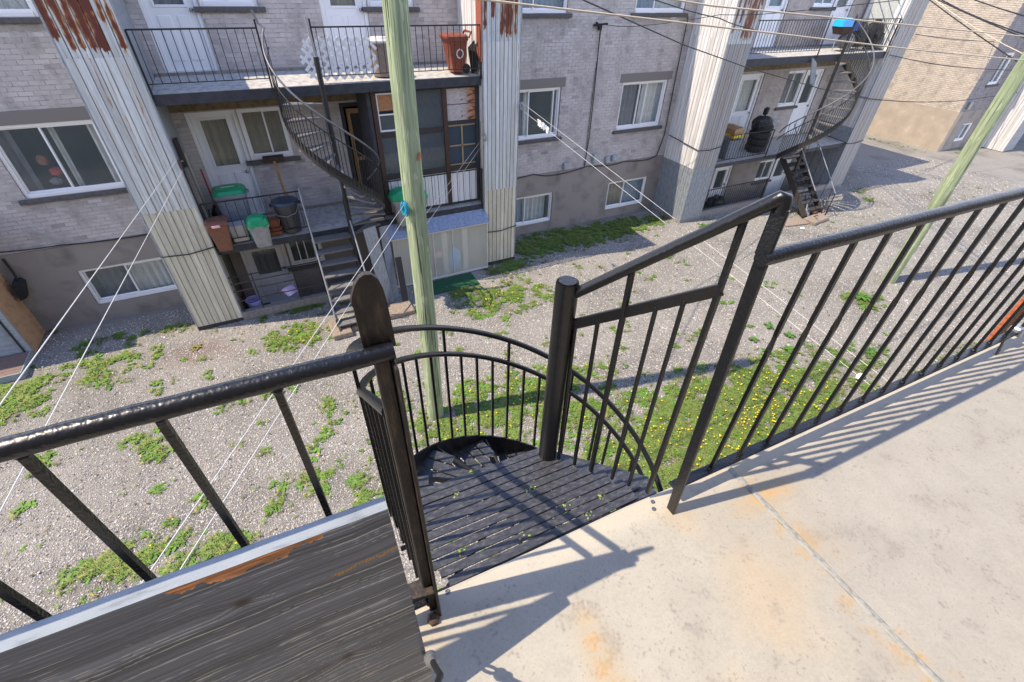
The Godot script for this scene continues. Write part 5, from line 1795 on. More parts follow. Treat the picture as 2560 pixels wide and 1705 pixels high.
func far_things() -> void:
	var b: B
	# ---- first gallery, left
	var o := T("bin", "large grey bin with a bright green lid in front of the white door", "bin", Vector3(-0.88, 1.76, -10.62))
	b = nb(); tub(b, Vector3(-0.88, 1.77, -10.62), 0.46, 0.40, 0.58, 0.50, 0.86); add(o, "body", b, "blue_grey_bin")
	b = nb(); dome_lid(b, Vector3(-0.88, 2.63, -10.62), 0.58, 0.50, 0.075); add(o, "lid", b, "green_lid")
	b = nb()
	b.bx(-0.99, 2.728, -10.60, -0.75, 2.732, -10.575); add(o, "lettering", b, "white_mark")
	b = nb(); b.tube([Vector3(-0.60, 2.60, -10.70), Vector3(-0.54, 2.60, -10.66), Vector3(-0.54, 2.60, -10.54), Vector3(-0.60, 2.60, -10.5)], 0.016, 8); add(o, "handle", b, "blue_grey_bin")
	o = T("bin", "small light grey bin with a domed green lid, hung outside the lower railing", "bin", Vector3(-0.53, 1.75, -9.92))
	b = nb(); tub(b, Vector3(-0.53, 1.70, -9.92), 0.29, 0.20, 0.37, 0.28, 0.46); add(o, "body", b, "grey_bin")
	b = nb(); dome_lid(b, Vector3(-0.53, 2.16, -9.93), 0.38, 0.32, 0.16); add(o, "lid", b, "green_lid")
	b = nb()
	for i in 6: b.obox(Vector3(-0.52, 2.313 + 0.004 * (3 - absf(i - 2.5)), -9.99 + i * 0.026), Vector3(0.026 if i % 2 else 0.016, 0.004, 0.02))
	add(o, "lettering", b, "white_mark")
	for x in [-0.65, -0.41]:
		b = nb(); b.bx(x - 0.03, 2.13, -9.775, x + 0.03, 2.185, -9.755, 0.005); add(o, "latch", b, "green_lid")
	o = T("bin", "round dark bin with a navy lid and a wire bail behind the lower railing", "bin", Vector3(0.06, 1.76, -10.27))
	b = nb(); b.lathe([Vector2(0.0, 0.0), Vector2(0.19, 0.0), Vector2(0.235, 0.56), Vector2(0.25, 0.56), Vector2(0.25, 0.60)], Vector3(0.06, 1.78, -10.27), 20); add(o, "body", b, "charcoal_bin")
	b = nb(); b.lathe([Vector2(0.262, 0.0), Vector2(0.268, 0.03), Vector2(0.25, 0.06), Vector2(0.15, 0.085), Vector2(0.0, 0.09)], Vector3(0.06, 2.37, -10.27), 20); add(o, "lid", b, "navy_lid")
	b = nb(); b.tube([Vector3(-0.18, 2.28, -10.2), Vector3(-0.14, 2.2, -10.07), Vector3(0.03, 2.165, -10.02), Vector3(0.21, 2.2, -10.07), Vector3(0.29, 2.29, -10.18)], 0.006, 6); add(o, "bail", b, "galvanised")
	for sx in [-1, 1]:
		b = nb(); b.obox(Vector3(0.06 + sx * 0.27, 2.37, -10.22), Vector3(0.06, 0.05, 0.09), Basis.IDENTITY, 0.012); add(o, "handle", b, "rubber")
	o = T("bin", "brown wheeled bin with a pink handle and a white striped label beside the rusty column", "bin", Vector3(-1.22, 1.75, -9.95))
	b = nb(); b.loft([rrect(Vector3(-1.22, 1.74, -9.97), 0.24, 0.24, 0.02), rrect(Vector3(-1.22, 2.27, -9.95), 0.36, 0.32, 0.03), rrect(Vector3(-1.22, 2.29, -9.95), 0.38, 0.35, 0.03)]); add(o, "body", b, "brown_bin")
	b = nb(); b.loft([rrect(Vector3(-1.22, 2.29, -9.95), 0.39, 0.37, 0.03), rrect(Vector3(-1.22, 2.33, -9.96), 0.39, 0.37, 0.03), rrect(Vector3(-1.22, 2.36, -9.98), 0.32, 0.28, 0.03)]); add(o, "lid", b, "brown_bin")
	b = nb(); b.bx(-1.30, 2.265, -9.79, -1.16, 2.315, -9.745, 0.008); add(o, "handle", b, "pink")
	b = nb()
	for y in [2.06, 2.105]: b.obox(Vector3(-1.21, y, -9.8305 + (y - 1.9) * 0.075), Vector3(0.13, 0.026, 0.004), Basis.from_euler(Vector3(0.09, 0, 0)))
	add(o, "label", b, "white_mark")
	for x in [-1.36, -1.08]:
		b = nb(); b.tube([Vector3(x - 0.02, 1.80, -10.11), Vector3(x + 0.02, 1.80, -10.11)], 0.055, 12); add(o, "wheel", b, "rubber")
	b = B.new(Vector3(-0.92, 1.79, -10.2)); b.loft([rrect(Vector3(-0.92, 1.78, -10.2), 0.30, 0.2, 0.04), rrect(Vector3(-0.92, 2.12, -10.2), 0.34, 0.24, 0.04)])
	single("box", "pale grey plastic box between the brown bin and the green lidded bin", "box", Vector3(-0.92, 1.79, -10.2), b, "lid_cream")
	b = B.new(Vector3(-0.62, 1.79, -10.22)); b.loft([rrect(Vector3(-0.62, 1.78, -10.22), 0.26, 0.2, 0.03), rrect(Vector3(-0.62, 2.14, -10.22), 0.3, 0.24, 0.03)])
	single("box", "green plastic box behind the small green lidded bin", "box", Vector3(-0.62, 1.79, -10.22), b, "green_box")
	o = T("planter", "stack of terracotta planters left of the round dark bin", "planter", Vector3(-0.27, 1.79, -10.2))
	for k in 2:
		b = nb(); b.loft([rrect(Vector3(-0.27, 1.78 + k * 0.17, -10.2), 0.24, 0.17, 0.02), rrect(Vector3(-0.27, 1.92 + k * 0.17, -10.2), 0.30, 0.21, 0.02), rrect(Vector3(-0.27, 1.94 + k * 0.17, -10.2), 0.32, 0.23, 0.02)]); add(o, "trough", b, "terracotta")
	o = T("squeegee", "wide brush on a bare wooden handle leaning on the wall under the window", "brush", Vector3(0.15, 1.79, -10.8))
	b = nb(); b.bar(Vector3(0.15, 1.80, -10.82), Vector3(0.10, 2.95, -11.20), 0.055, 0.03, Vector3.BACK, 0.004); add(o, "handle", b, "raw_wood")
	b = nb(); b.obox(Vector3(0.10, 2.97, -11.21), Vector3(0.42, 0.085, 0.06), Basis.from_euler(Vector3(0, 0, -0.03)), 0.008); add(o, "head", b, "brown_paint")
	b = nb(); b.obox(Vector3(0.10, 3.03, -11.21), Vector3(0.41, 0.04, 0.045)); add(o, "bristles", b, "rubber")
	o = T("shovel", "shovel with a red shaft standing by the white door behind the rusty column", "shovel", Vector3(-1.24, 1.79, -10.9))
	b = nb(); b.tube([Vector3(-1.27, 2.95, -11.18), Vector3(-1.24, 2.25, -10.98)], 0.016, 8); add(o, "shaft", b, "red_paint")
	b = nb(); b.loft([rrect(Vector3(-1.24, 1.80, -10.92), 0.24, 0.03, 0.01), rrect(Vector3(-1.24, 2.1, -10.94), 0.26, 0.05, 0.015), rrect(Vector3(-1.24, 2.27, -10.98), 0.08, 0.04, 0.015)]); add(o, "blade", b, "rubber")
	b = B.new(Vector3(-1.37, 1.8, -10.3)); b.bx(-1.41, 1.79, -10.42, -1.35, 3.75, -10.24, 0.006)
	single("plank", "tall dark plank standing against the side of the rusty column", "plank", Vector3(-1.37, 1.8, -10.3), b, "dark_wood")
	b = B.new(Vector3(-1.35, 1.8, -10.16)); b.bx(-1.40, 1.79, -10.20, -1.33, 3.30, -10.08, 0.006)
	single("plank", "shorter grey plank standing against the side of the rusty column", "plank", Vector3(-1.35, 1.8, -10.16), b, "grey_wood")
	b = B.new(Vector3(-1.26, 1.8, -10.40)); b.obox(Vector3(-1.26, 1.98, -10.42), Vector3(0.24, 0.38, 0.22), Basis.IDENTITY, 0.03); b.tube([Vector3(-1.34, 2.17, -10.4), Vector3(-1.32, 2.40, -10.4), Vector3(-1.2, 2.40, -10.4), Vector3(-1.18, 2.17, -10.4)], 0.015, 6)
	single("toolbox", "black box with a hoop handle behind the brown bin", "box", Vector3(-1.26, 1.8, -10.40), b, "rubber")
	# sunken yard, left
	for q in [[-1.15, 0.02, -10.34, "lilac", "lilac plastic bucket behind the low fence, beside the metal column"], [-0.30, 0.14, -10.28, "lilac_pale", "pale lilac basin tipped on its side behind the low fence"]]:
		o = T("bucket", q[4], "bucket", Vector3(q[0], q[1], q[2]))
		b = nb()
		b.lathe([Vector2(0.0, 0.0), Vector2(0.125, 0.0), Vector2(0.16, 0.24), Vector2(0.172, 0.24), Vector2(0.172, 0.26), Vector2(0.155, 0.26), Vector2(0.12, 0.02), Vector2(0.0, 0.02)], Vector3(q[0], q[1], q[2]), 18)
		var bd := add(o, "body", b, q[3])
		if q[0] > -1.0:
			bd.transform = Transform3D(Basis.from_euler(Vector3(-0.9, 0.3, 0.2)).scaled(Vector3(1.0, 0.7, 1.0)), Vector3(0, 0.08, 0))
		b = nb()
		b.tube([Vector3(q[0] - 0.17, q[1] + 0.24, q[2]), Vector3(q[0] - 0.1, q[1] + 0.17, q[2] + 0.14), Vector3(q[0] + 0.1, q[1] + 0.17, q[2] + 0.14), Vector3(q[0] + 0.17, q[1] + 0.24, q[2])], 0.004, 5)
		if q[0] < -1.0: add(o, "bail", b, "galvanised")
	b = B.new(Vector3(-1.15, -0.55, -10.34)); b.bx(-1.38, -0.55, -10.52, -0.85, 0.015, -10.16, 0.01)
	single("block", "dark block under the lilac bucket in the sunken yard", "block", Vector3(-1.15, -0.55, -10.34), b, "dark_wood")
	# ---- upper gallery
	o = T("lattice_panel", "white plastic lattice panel with broken ends behind the upper railing", "panel", Vector3(1.75, 4.55, -10.16))
	for d in 2:
		var s: float = [1.0, -1.0][d]
		for i in 13:
			var xm := 0.74 + i * 0.158
			var lo := Vector2(xm - s * 0.33, 4.56)
			var hi := Vector2(xm + s * 0.33, 5.22)
			var l0 := 1.04 + 0.05 * sin(i * 2.1)
			var l1 := 2.30 + 0.05 * sin(i * 1.3)
			var t0 := 0.0
			var t1 := 1.0
			for lim in [[l0, -1.0], [l1, 1.0]]:
				var tt: float = (lim[0] - lo.x) / (hi.x - lo.x)
				if (hi.x - lo.x) * lim[1] > 0.0: t1 = minf(t1, tt)
				else: t0 = maxf(t0, tt)
			if t1 - t0 < 0.08: continue
			var a := lo.lerp(hi, t0)
			var e := lo.lerp(hi, t1)
			b = nb()
			b.bar(Vector3(a.x, a.y, -10.16 + d * 0.008), Vector3(e.x, e.y, -10.16 + d * 0.008), 0.007, 0.050, Vector3(-(e - a).y, (e - a).x, 0).normalized())
			add(o, "slat", b, "lattice")
	o = T("bin", "round taupe bin with a cream lid next to the white lattice", "bin", Vector3(2.50, 4.55, -10.42))
	b = nb(); b.lathe([Vector2(0.0, 0.0), Vector2(0.18, 0.0), Vector2(0.215, 0.52), Vector2(0.23, 0.52), Vector2(0.23, 0.56)], Vector3(2.48, 4.54, -10.42), 20); add(o, "body", b, "taupe_bin")
	b = nb(); b.lathe([Vector2(0.24, 0.0), Vector2(0.245, 0.035), Vector2(0.2, 0.06), Vector2(0.17, 0.062), Vector2(0.15, 0.085), Vector2(0.0, 0.09)], Vector3(2.48, 5.10, -10.42), 20); add(o, "lid", b, "lid_cream")
	wheelie(Vector3(4.02, 4.53, -10.36))
	b = B.new(Vector3(4.33, 4.54, -10.4)); b.bar(Vector3(4.36, 4.55, -10.2), Vector3(4.40, 5.02, -10.45), 0.02, 0.34, Vector3.BACK, 0.004)
	single("board", "dark board leaning on the red side of the metal column", "board", Vector3(4.33, 4.54, -10.4), b, "rubber")
	porch()
	lean_to()
	# ---- leaning sheets and the wooden pad at the steps
	for q in [[1.58, 0.30, -9.28, 0.03, 1.90, "sheet_plain", "tall grey metal sheet leaning beside the wooden steps"], [1.84, 0.20, -9.42, -0.04, 1.80, "blue_grey_bin", "tall blue grey sheet leaning behind the nearer utility pole"]]:
		b = B.new(Vector3(q[0], 0, q[2]))
		b.obox(Vector3(q[0], q[4] / 2, q[2] - 0.09), Vector3(q[1], q[4], 0.025), Basis.from_euler(Vector3(-0.10, 0.35, q[3])), 0.005)
		single("sheet", q[6], "sheet", Vector3(q[0], 0, q[2]), b, q[5])
	b = B.new(Vector3(2.02, 0, -9.15)); b.bar(Vector3(1.98, 0.0, -9.02), Vector3(2.05, 1.05, -9.5), 0.14, 0.02, Vector3.BACK)
	single("plank", "dark narrow plank leaning beside the blue grey sheet", "plank", Vector3(2.02, 0, -9.15), b, "dark_wood")
	o = T("wooden_pad", "rough timber pad on the ground at the foot of the wooden steps", "pad", Vector3(1.2, 0, -8.75))
	for q in [[0.22, 0.62, -8.98, -8.40, 0.13], [0.64, 1.30, -9.0, -8.55, 0.10], [1.32, 2.08, -9.1, -8.64, 0.12]]:
		b = nb(); b.obox(Vector3((q[0] + q[1]) / 2, q[4] / 2, (q[2] + q[3]) / 2), Vector3(q[1] - q[0], q[4], q[3] - q[2]), Basis.from_euler(Vector3(0, rng.randf_range(-0.05, 0.05), 0)), 0.015); add(o, "slab", b, "pad_stone")
	b = B.new(Vector3(3.3, 0, -9.5)); b.bx(2.70, 0.016, -9.80, 3.95, 0.034, -9.20, 0.006)
	single("mat", "green artificial turf mat in front of the lean-to", "mat", Vector3(3.3, 0, -9.5), b, "turf_mat")
	shed()
	# ---- far gallery
	for i in 4:
		var y := 1.87 + i * 0.205
		o = T("tyre", ["lowest tyre of the stack on the far lower gallery", "second tyre from the floor in the stack on the far lower gallery", "third tyre from the floor in the stack on the far lower gallery", "top tyre of the stack on the far lower gallery, under a black bag"][i], "tyre", Vector3(14.62, y - 0.1, -10.52), "tyres stacked on the far gallery")
		b = nb(); b.lathe([Vector2(0.19, -0.085), Vector2(0.27, -0.10), Vector2(0.32, -0.075), Vector2(0.335, -0.03), Vector2(0.335, 0.03), Vector2(0.32, 0.075), Vector2(0.27, 0.10), Vector2(0.19, 0.085), Vector2(0.19, -0.085)], Vector3(14.62 + 0.012 * sin(i * 2.3), y, -10.52), 26); add(o, "tread", b, "rubber")
	bag("bag", "black rubbish bag lying on the stack of tyres", Vector3(14.55, 2.60, -10.5), Vector3(0.34, 0.24, 0.28), 401, "bag_black")
	b = B.new(Vector3(14.98, 2.58, -10.42)); b.lathe([Vector2(0.0, -0.02), Vector2(0.13, -0.02), Vector2(0.15, 0.02), Vector2(0.12, 0.05), Vector2(0.0, 0.06)], Vector3.ZERO + Vector3(14.98, 2.66, -10.42), 16)
	single("lid", "round pale green lid lying beside the bag on the tyres", "lid", Vector3(14.98, 2.58, -10.42), b, "curtain_pale")
	b = B.new(Vector3(14.66, 2.8, -10.6)); b.obox(Vector3(14.66, 2.94, -10.6), Vector3(0.16, 0.2, 0.12), Basis.from_euler(Vector3(0.1, 0.3, 0.1)), 0.01)
	single("box", "small black box on top of the bag on the tyres", "box", Vector3(14.66, 2.8, -10.6), b, "rubber")
	o = T("bin", "dark blue grey tub full of greenery under the yellow box", "bin", Vector3(13.18, 1.72, -10.42))
	b = nb(); tub(b, Vector3(13.18, 1.74, -10.42), 0.46, 0.36, 0.58, 0.46, 0.56); add(o, "body", b, "blue_grey_bin")
	b = nb()
	b = B.new(Vector3(13.25, 2.3, -10.42)); b.obox(Vector3(13.22, 2.42, -10.40), Vector3(0.52, 0.10, 0.40), Basis.from_euler(Vector3(0, 0.12, 0.05)), 0.006)
	single("box", "yellow tray box on the blue grey tub", "box", Vector3(13.25, 2.3, -10.42), b, "yellow_box")
	o = T("box", "open brown cardboard box on the yellow tray", "box", Vector3(13.2, 2.47, -10.42))
	b = nb(); b.obox(Vector3(13.2, 2.55, -10.43), Vector3(0.46, 0.15, 0.34), Basis.from_euler(Vector3(0, 0.2, 0.04))); add(o, "body", b, "cardboard")
	b = nb(); b.obox(Vector3(13.30, 2.65, -10.5), Vector3(0.34, 0.012, 0.16), Basis.from_euler(Vector3(0.35, 0.2, -0.25))); b.obox(Vector3(13.02, 2.66, -10.42), Vector3(0.16, 0.012, 0.30), Basis.from_euler(Vector3(0.1, 0.2, 0.6))); add(o, "flap", b, "cardboard")
	# far upper gallery
	o = T("barbecue", "kettle barbecue with a bright blue cover lid beside the far spiral stair", "barbecue", Vector3(16.78, 4.55, -10.5))
	b = nb(); b.loft([rrect(Vector3(16.72, 5.18, -10.5), 0.62, 0.36, 0.08), rrect(Vector3(16.72, 5.34, -10.5), 0.58, 0.32, 0.1), rrect(Vector3(16.72, 5.40, -10.5), 0.40, 0.20, 0.08)]); add(o, "lid", b, "bright_blue")
	b = nb(); b.loft([rrect(Vector3(16.72, 4.98, -10.5), 0.40, 0.26, 0.08), rrect(Vector3(16.72, 5.17, -10.5), 0.60, 0.36, 0.08)]); add(o, "bowl", b, "brown_paint")
	for sx in [-1, 1]:
		b = nb(); b.tube([Vector3(16.72 + sx * 0.22, 4.56, -10.4), Vector3(16.72 + sx * 0.16, 5.0, -10.48)], 0.014, 6); add(o, "leg", b, "pale_pipe")
	b = B.new(Vector3(17.2, 5.0, -10.55)); b.loft([rrect(Vector3(17.22, 5.06, -10.55), 0.36, 0.30, 0.05), rrect(Vector3(17.22, 5.30, -10.55), 0.40, 0.34, 0.05), rrect(Vector3(17.22, 5.34, -10.55), 0.32, 0.26, 0.05)])
	single("bin", "dark blue box beside the bright blue barbecue lid", "box", Vector3(17.2, 5.0, -10.55), b, "dark_blue")
	bag("bag", "tall black rubbish bag by the end column, right of the folded parasol", Vector3(18.45, 4.92, -10.5), Vector3(0.30, 0.40, 0.26), 402, "bag_black")
	bag("bag", "black rubbish bag leaning behind the railing, left of the tall one", Vector3(17.75, 4.90, -10.5), Vector3(0.24, 0.36, 0.24), 403, "bag_black")
	bag("bag", "crumpled silver grey bag at the top of the far spiral stair", Vector3(17.05, 4.80, -10.42), Vector3(0.30, 0.24, 0.2), 404, "bag_grey")
	b = B.new(Vector3(18.1, 4.6, -10.3)); b.lathe([Vector2(0.0, 0.0), Vector2(0.06, 0.02), Vector2(0.075, 0.5), Vector2(0.03, 0.8), Vector2(0.0, 0.82)], Vector3(18.08, 4.56, -10.34), 10)
	single("parasol", "folded dark parasol standing among the rubbish bags", "parasol", Vector3(18.1, 4.6, -10.3), b, "rubber")
	o = T("door_leaf", "grey green door leaf in a white frame beside the end column", "door", Vector3(18.7, 4.57, -10.7))
	b = nb(); b.bx(18.77, 4.58, -11.1, 18.83, 6.6, -10.28, 0.006); add(o, "leaf", b, "curtain_pale")
	b = nb(); b.bx(18.75, 4.58, -11.18, 18.835, 6.65, -11.1); b.bx(18.75, 4.58, -10.28, 18.835, 6.65, -10.2); add(o, "frame", b, "white_vinyl")
	# under the far gallery and the scrap pile
	bag("bag", "round black bag behind the lowest railing of the far sunken yard", Vector3(13.55, 0.02, -10.55), Vector3(0.42, 0.34, 0.3), 405, "bag_black")
	o = T("scrap_pile", "tangled heap of rusty rods and scrap at the foot of the far steps", "scrap", Vector3(16.2, 0, -8.6))
	for i in 26:
		b = nb()
		var p := Vector3(16.0 + rng.randf_range(-0.5, 0.75), 0.02, -8.75 + rng.randf_range(-0.5, 0.4))
		var e := p + Vector3(rng.randf_range(-0.6, 0.6), rng.randf_range(0.1, 0.75), rng.randf_range(-0.5, 0.4))
		b.tube([p, p.lerp(e, 0.5) + Vector3(rng.randf_range(-0.08, 0.08), 0.05, 0), e], rng.randf_range(0.006, 0.014), 5)
		add(o, "rod", b, "far_iron" if i % 4 else "rusty_iron")
	b = nb(); b.obox(Vector3(15.62, 0.20, -8.50), Vector3(0.36, 0.42, 0.03), Basis.from_euler(Vector3(-0.5, 0.5, 0.3))); add(o, "plate", b, "sheet_plain")
	b = nb(); b.obox(Vector3(16.02, 0.16, -8.52), Vector3(0.30, 0.07, 0.15), Basis.from_euler(Vector3(0.1, 0.4, 0.05)), 0.01); add(o, "block", b, "terracotta")
	var pi := 0
	for q in [[15.72, -8.20, 0.86, 0.42, 0.12, 0.10, "pale slab on the ground in front of the far steps"], [14.85, -8.42, 0.9, 0.5, 0.06, -0.18, "thin slab left of the one at the far steps"], [16.35, -8.52, 0.5, 0.35, 0.10, 0.4, "tilted slab right of the far steps beside the scrap"]]:
		b = B.new(Vector3(q[0], 0, q[1])); b.obox(Vector3(q[0], q[4] / 2, q[1]), Vector3(q[2], q[4], q[3]), Basis.from_euler(Vector3(0, q[5], 0)), 0.015)
		single("paving_slab", q[6], "slab", Vector3(q[0], 0, q[1]), b, "pad_stone")
		pi += 1
	bag("litter", "small crushed white cup on the gravel below the far end of the railing", Vector3(9.45, 0.05, -2.75), Vector3(0.13, 0.05, 0.07), 406, "white_mark")
	bag("litter", "scrap of white paper by the slabs at the far steps", Vector3(14.75, 0.02, -7.98), Vector3(0.10, 0.025, 0.05), 407, "white_mark")
	for q in [["toy", "dull pink plush toy behind the left pane of the big left window", Vector3(-3.72, 3.28, -11.62), Vector3(0.08, 0.10, 0.07), 421, "terracotta"], ["toy", "red toy below the pink plush behind the big left window", Vector3(-3.60, 3.08, -11.58), Vector3(0.09, 0.08, 0.08), 422, "red_paint"], ["toy", "grey cloth bundle low behind the big left window", Vector3(-3.68, 2.90, -11.58), Vector3(0.09, 0.07, 0.06), 423, "bag_grey"]]:
		bag(q[0], q[1], q[2], q[3], q[4], q[5])
	# lamp on the foundation by the shed
	o = T("wall_lamp", "black hooded floodlight on the grey foundation beside the tan shed", "lamp", Vector3(-4.97, 1.1, W))
	b = nb(); b.tube([Vector3(-4.99, 1.72, -11.24), Vector3(-4.96, 1.45, -11.18), Vector3(-4.96, 1.24, -11.12)], 0.022, 8); add(o, "arm", b, "rubber")
	b = nb(); b.loft([[Vector3(-5.10, 0.90, -11.06), Vector3(-5.10, 0.90, -11.20), Vector3(-4.98, 0.94, -11.20), Vector3(-4.98, 0.94, -11.06)], [Vector3(-5.06, 1.24, -11.02), Vector3(-5.06, 1.24, -11.22), Vector3(-4.88, 1.24, -11.22), Vector3(-4.88, 1.24, -11.02)], [Vector3(-5.02, 1.31, -11.06), Vector3(-5.02, 1.31, -11.22), Vector3(-4.92, 1.31, -11.22), Vector3(-4.92, 1.31, -11.06)]]); add(o, "hood", b, "rubber")


func bag(nm: String, label: String, at: Vector3, s: Vector3, sd: int, m: String) -> void:
	var f := fn(sd, 0.9, 3)
	var b := B.new(at)
	var rings := []
	for i in 10:
		var v := PI * (i + 0.35) / 9.9
		var r := []
		for k in 16:
			var a := TAU * k / 16.0
			var d := Vector3(sin(v) * cos(a), -cos(v), sin(v) * sin(a))
			var kk := 1.0 + 0.32 * f.get_noise_3d(d.x * 1.7, d.y * 1.7, d.z * 1.7)
			var p := d * kk
			p.y = maxf(p.y, -0.8)
			r.append(at + p * s)
		rings.append(r)
	b.loft(rings)
	single(nm, label, nm, at, b, m)


func wheelie(at: Vector3) -> void:
	var o := T("bin", "red brown wheeled bin with a white wreath emblem behind the upper railing", "bin", at)
	var b := nb()
	b.loft([rrect(at + Vector3(0, 0.03, 0), 0.27, 0.32, 0.02), rrect(at + Vector3(-0.02, 0.58, 0), 0.40, 0.42, 0.03), rrect(at + Vector3(-0.02, 0.585, 0), 0.44, 0.46, 0.03), rrect(at + Vector3(-0.02, 0.62, 0), 0.44, 0.46, 0.03)]); add(o, "body", b, "red_bin")
	b = nb(); b.loft([rrect(at + Vector3(-0.04, 0.62, 0), 0.46, 0.48, 0.03), rrect(at + Vector3(-0.04, 0.655, 0), 0.46, 0.48, 0.03), rrect(at + Vector3(-0.03, 0.685, 0), 0.38, 0.40, 0.03)]); add(o, "lid", b, "red_bin")
	b = nb(); b.tube([at + Vector3(0.22, 0.62, -0.17), at + Vector3(0.27, 0.72, -0.17), at + Vector3(0.27, 0.72, 0.17), at + Vector3(0.22, 0.62, 0.17)], 0.02, 8); add(o, "handle", b, "red_bin")
	for z in [-0.15, 0.15]:
		b = nb(); b.tube([at + Vector3(0.15, 0.09, z - 0.025), at + Vector3(0.15, 0.09, z + 0.025)], 0.09, 14); add(o, "wheel", b, "rubber")
	b = nb(); b.bx(at.x - 0.08, at.y + 0.03, at.z + 0.15, at.x + 0.08, at.y + 0.12, at.z + 0.172); add(o, "foot_plate", b, "red_bin")
	b = nb()
	for i in 14:
		var a := TAU * i / 14.0
		b.obox(at + Vector3(0.01 + 0.066 * cos(a), 0.36 + 0.075 * sin(a), 0.197 + 0.0065 * sin(a)), Vector3(0.034, 0.016, 0.008), Basis.from_euler(Vector3(-0.09, 0, a + PI / 2 + 0.4)))
	add(o, "emblem", b, "white_mark")


func porch() -> void:
	var o := T("enclosed_porch", "dark brown timber porch with patched windows under the upper gallery, right of the spiral stair", "porch", Vector3(3.2, 1.79, -10.2))
	var z := -10.20
	var b := nb()
	b.bx(2.03, 1.80, z - 0.06, 2.10, 4.31, z + 0.02, 0.004); add(o, "post", b, "slab_fascia")
	for x in [2.12, 3.60]:
		b = nb(); b.bx(x, 1.80, z - 0.05, x + 0.095, 4.31, z + 0.03, 0.004); add(o, "post", b, "brown_paint")
	b = nb(); b.bx(4.36, 1.80, z - 0.05, 4.43, 4.31, z + 0.02, 0.004); add(o, "post", b, "slab_fascia")
	b = nb(); b.bx(2.215, 2.56, z - 0.05, 4.36, 2.68, z + 0.012, 0.004); add(o, "sill_beam", b, "dark_wood")
	b = nb(); b.bx(2.215, 4.27, z - 0.05, 4.36, 4.32, z + 0.012); add(o, "head_beam", b, "dark_wood")
	# left window: an upper sash of panes with a bare board behind, a mid rail, a lower pane
	for q in [[2.215, 2.245, 3.55, 4.27], [2.565, 2.585, 3.55, 4.27], [2.86, 2.89, 3.55, 4.27], [2.245, 2.86, 4.24, 4.27], [2.245, 2.86, 3.86, 3.885], [2.245, 2.86, 3.55, 3.58]]:
		b = nb(); b.bx(q[0], q[2], z - 0.03, q[1], q[3], z - 0.005); add(o, "muntin", b, "white_vinyl")
	b = nb(); b.bx(2.215, 3.43, z - 0.04, 3.6, 3.55, z + 0.004); add(o, "mid_rail", b, "dark_wood")
	b = nb(); b.bx(2.24, 3.94, z - 0.05, 2.87, 4.23, z - 0.035); add(o, "patch_board", b, "orange_ply")
	for q in [[2.245, 2.565, 3.58, 3.86], [2.585, 2.86, 3.58, 3.86], [2.215, 2.87, 2.68, 3.43], [2.89, 3.60, 3.55, 4.27], [2.91, 3.60, 2.68, 3.43]]:
		b = nb(); b.quad(Vector3(q[0], q[2], z - 0.02), Vector3(q[1], q[2], z - 0.02), Vector3(q[1], q[3], z - 0.02), Vector3(q[0], q[3], z - 0.02)); add(o, "pane", b, "glass")
	b = nb(); b.bx(2.87, 2.68, z - 0.04, 2.91, 4.27, z + 0.002); add(o, "mullion", b, "dark_wood")
	# right window: two plywood patches above, a four-pane screen below
	for q in [[3.97, 4.265], [3.64, 3.955]]:
		b = nb(); b.bx(3.70, q[0], z - 0.03, 4.355, q[1], z - 0.012); b.quad(Vector3(3.70, q[0], z - 0.008), Vector3(4.355, q[0], z - 0.008), Vector3(4.355, q[1], z - 0.008), Vector3(3.70, q[1], z - 0.008)); add(o, "patch_board", b, "plywood")
	b = nb(); b.bx(3.695, 3.56, z - 0.04, 4.36, 3.635, z + 0.004); add(o, "mid_rail", b, "dark_wood")
	b = nb(); b.quad(Vector3(3.70, 2.70, z - 0.03), Vector3(4.355, 2.70, z - 0.03), Vector3(4.355, 3.56, z - 0.03), Vector3(3.70, 3.56, z - 0.03)); add(o, "screen", b, "navy_lid")
	for q in [[3.71, 4.34, 3.525, 3.555], [3.72, 4.34, 3.10, 3.13], [4.005, 4.04, 2.71, 3.525], [3.71, 4.34, 2.69, 2.715]]:
		b = nb(); b.bx(q[0], q[2], z - 0.028, q[1], q[3], z - 0.005); add(o, "muntin", b, "tan_wood")
	# white panels below the sill
	for i in 14:
		b = nb()
		var x := 2.23 + i * 0.152
		b.bx(x, 1.82, z - 0.03, x + 0.145, 2.555, z - 0.004 + 0.003 * (i % 2), 0.004)
		add(o, "panel", b, "white_vinyl")
	b = nb(); b.bx(2.03, 1.80, -11.26, 2.06, 4.31, z - 0.061); add(o, "side_wall", b, "slab_fascia")
	b = nb(); b.bx(2.2, 1.81, z - 0.9, 4.4, 4.3, z - 0.88); add(o, "lining", b, "curtain_grey")
	o = T("bin", "grey bin with a bright green lid half hidden by the nearer utility pole", "bin", Vector3(2.52, 1.75, -9.98))
	b = nb(); tub(b, Vector3(2.57, 1.62, -9.96), 0.60, 0.30, 0.78, 0.40, 0.60); add(o, "body", b, "grey_bin")
	b = nb(); dome_lid(b, Vector3(2.57, 2.22, -9.97), 0.82, 0.42, 0.20); add(o, "lid", b, "green_lid")
	b = nb(); b.obox(Vector3(2.36, 2.385, -9.87), Vector3(0.03, 0.006, 0.12), Basis.from_euler(Vector3(0.35, 0, 0))); b.obox(Vector3(2.36, 2.42, -9.95), Vector3(0.08, 0.006, 0.03), Basis.from_euler(Vector3(0.2, 0, 0))); add(o, "lettering", b, "white_mark")


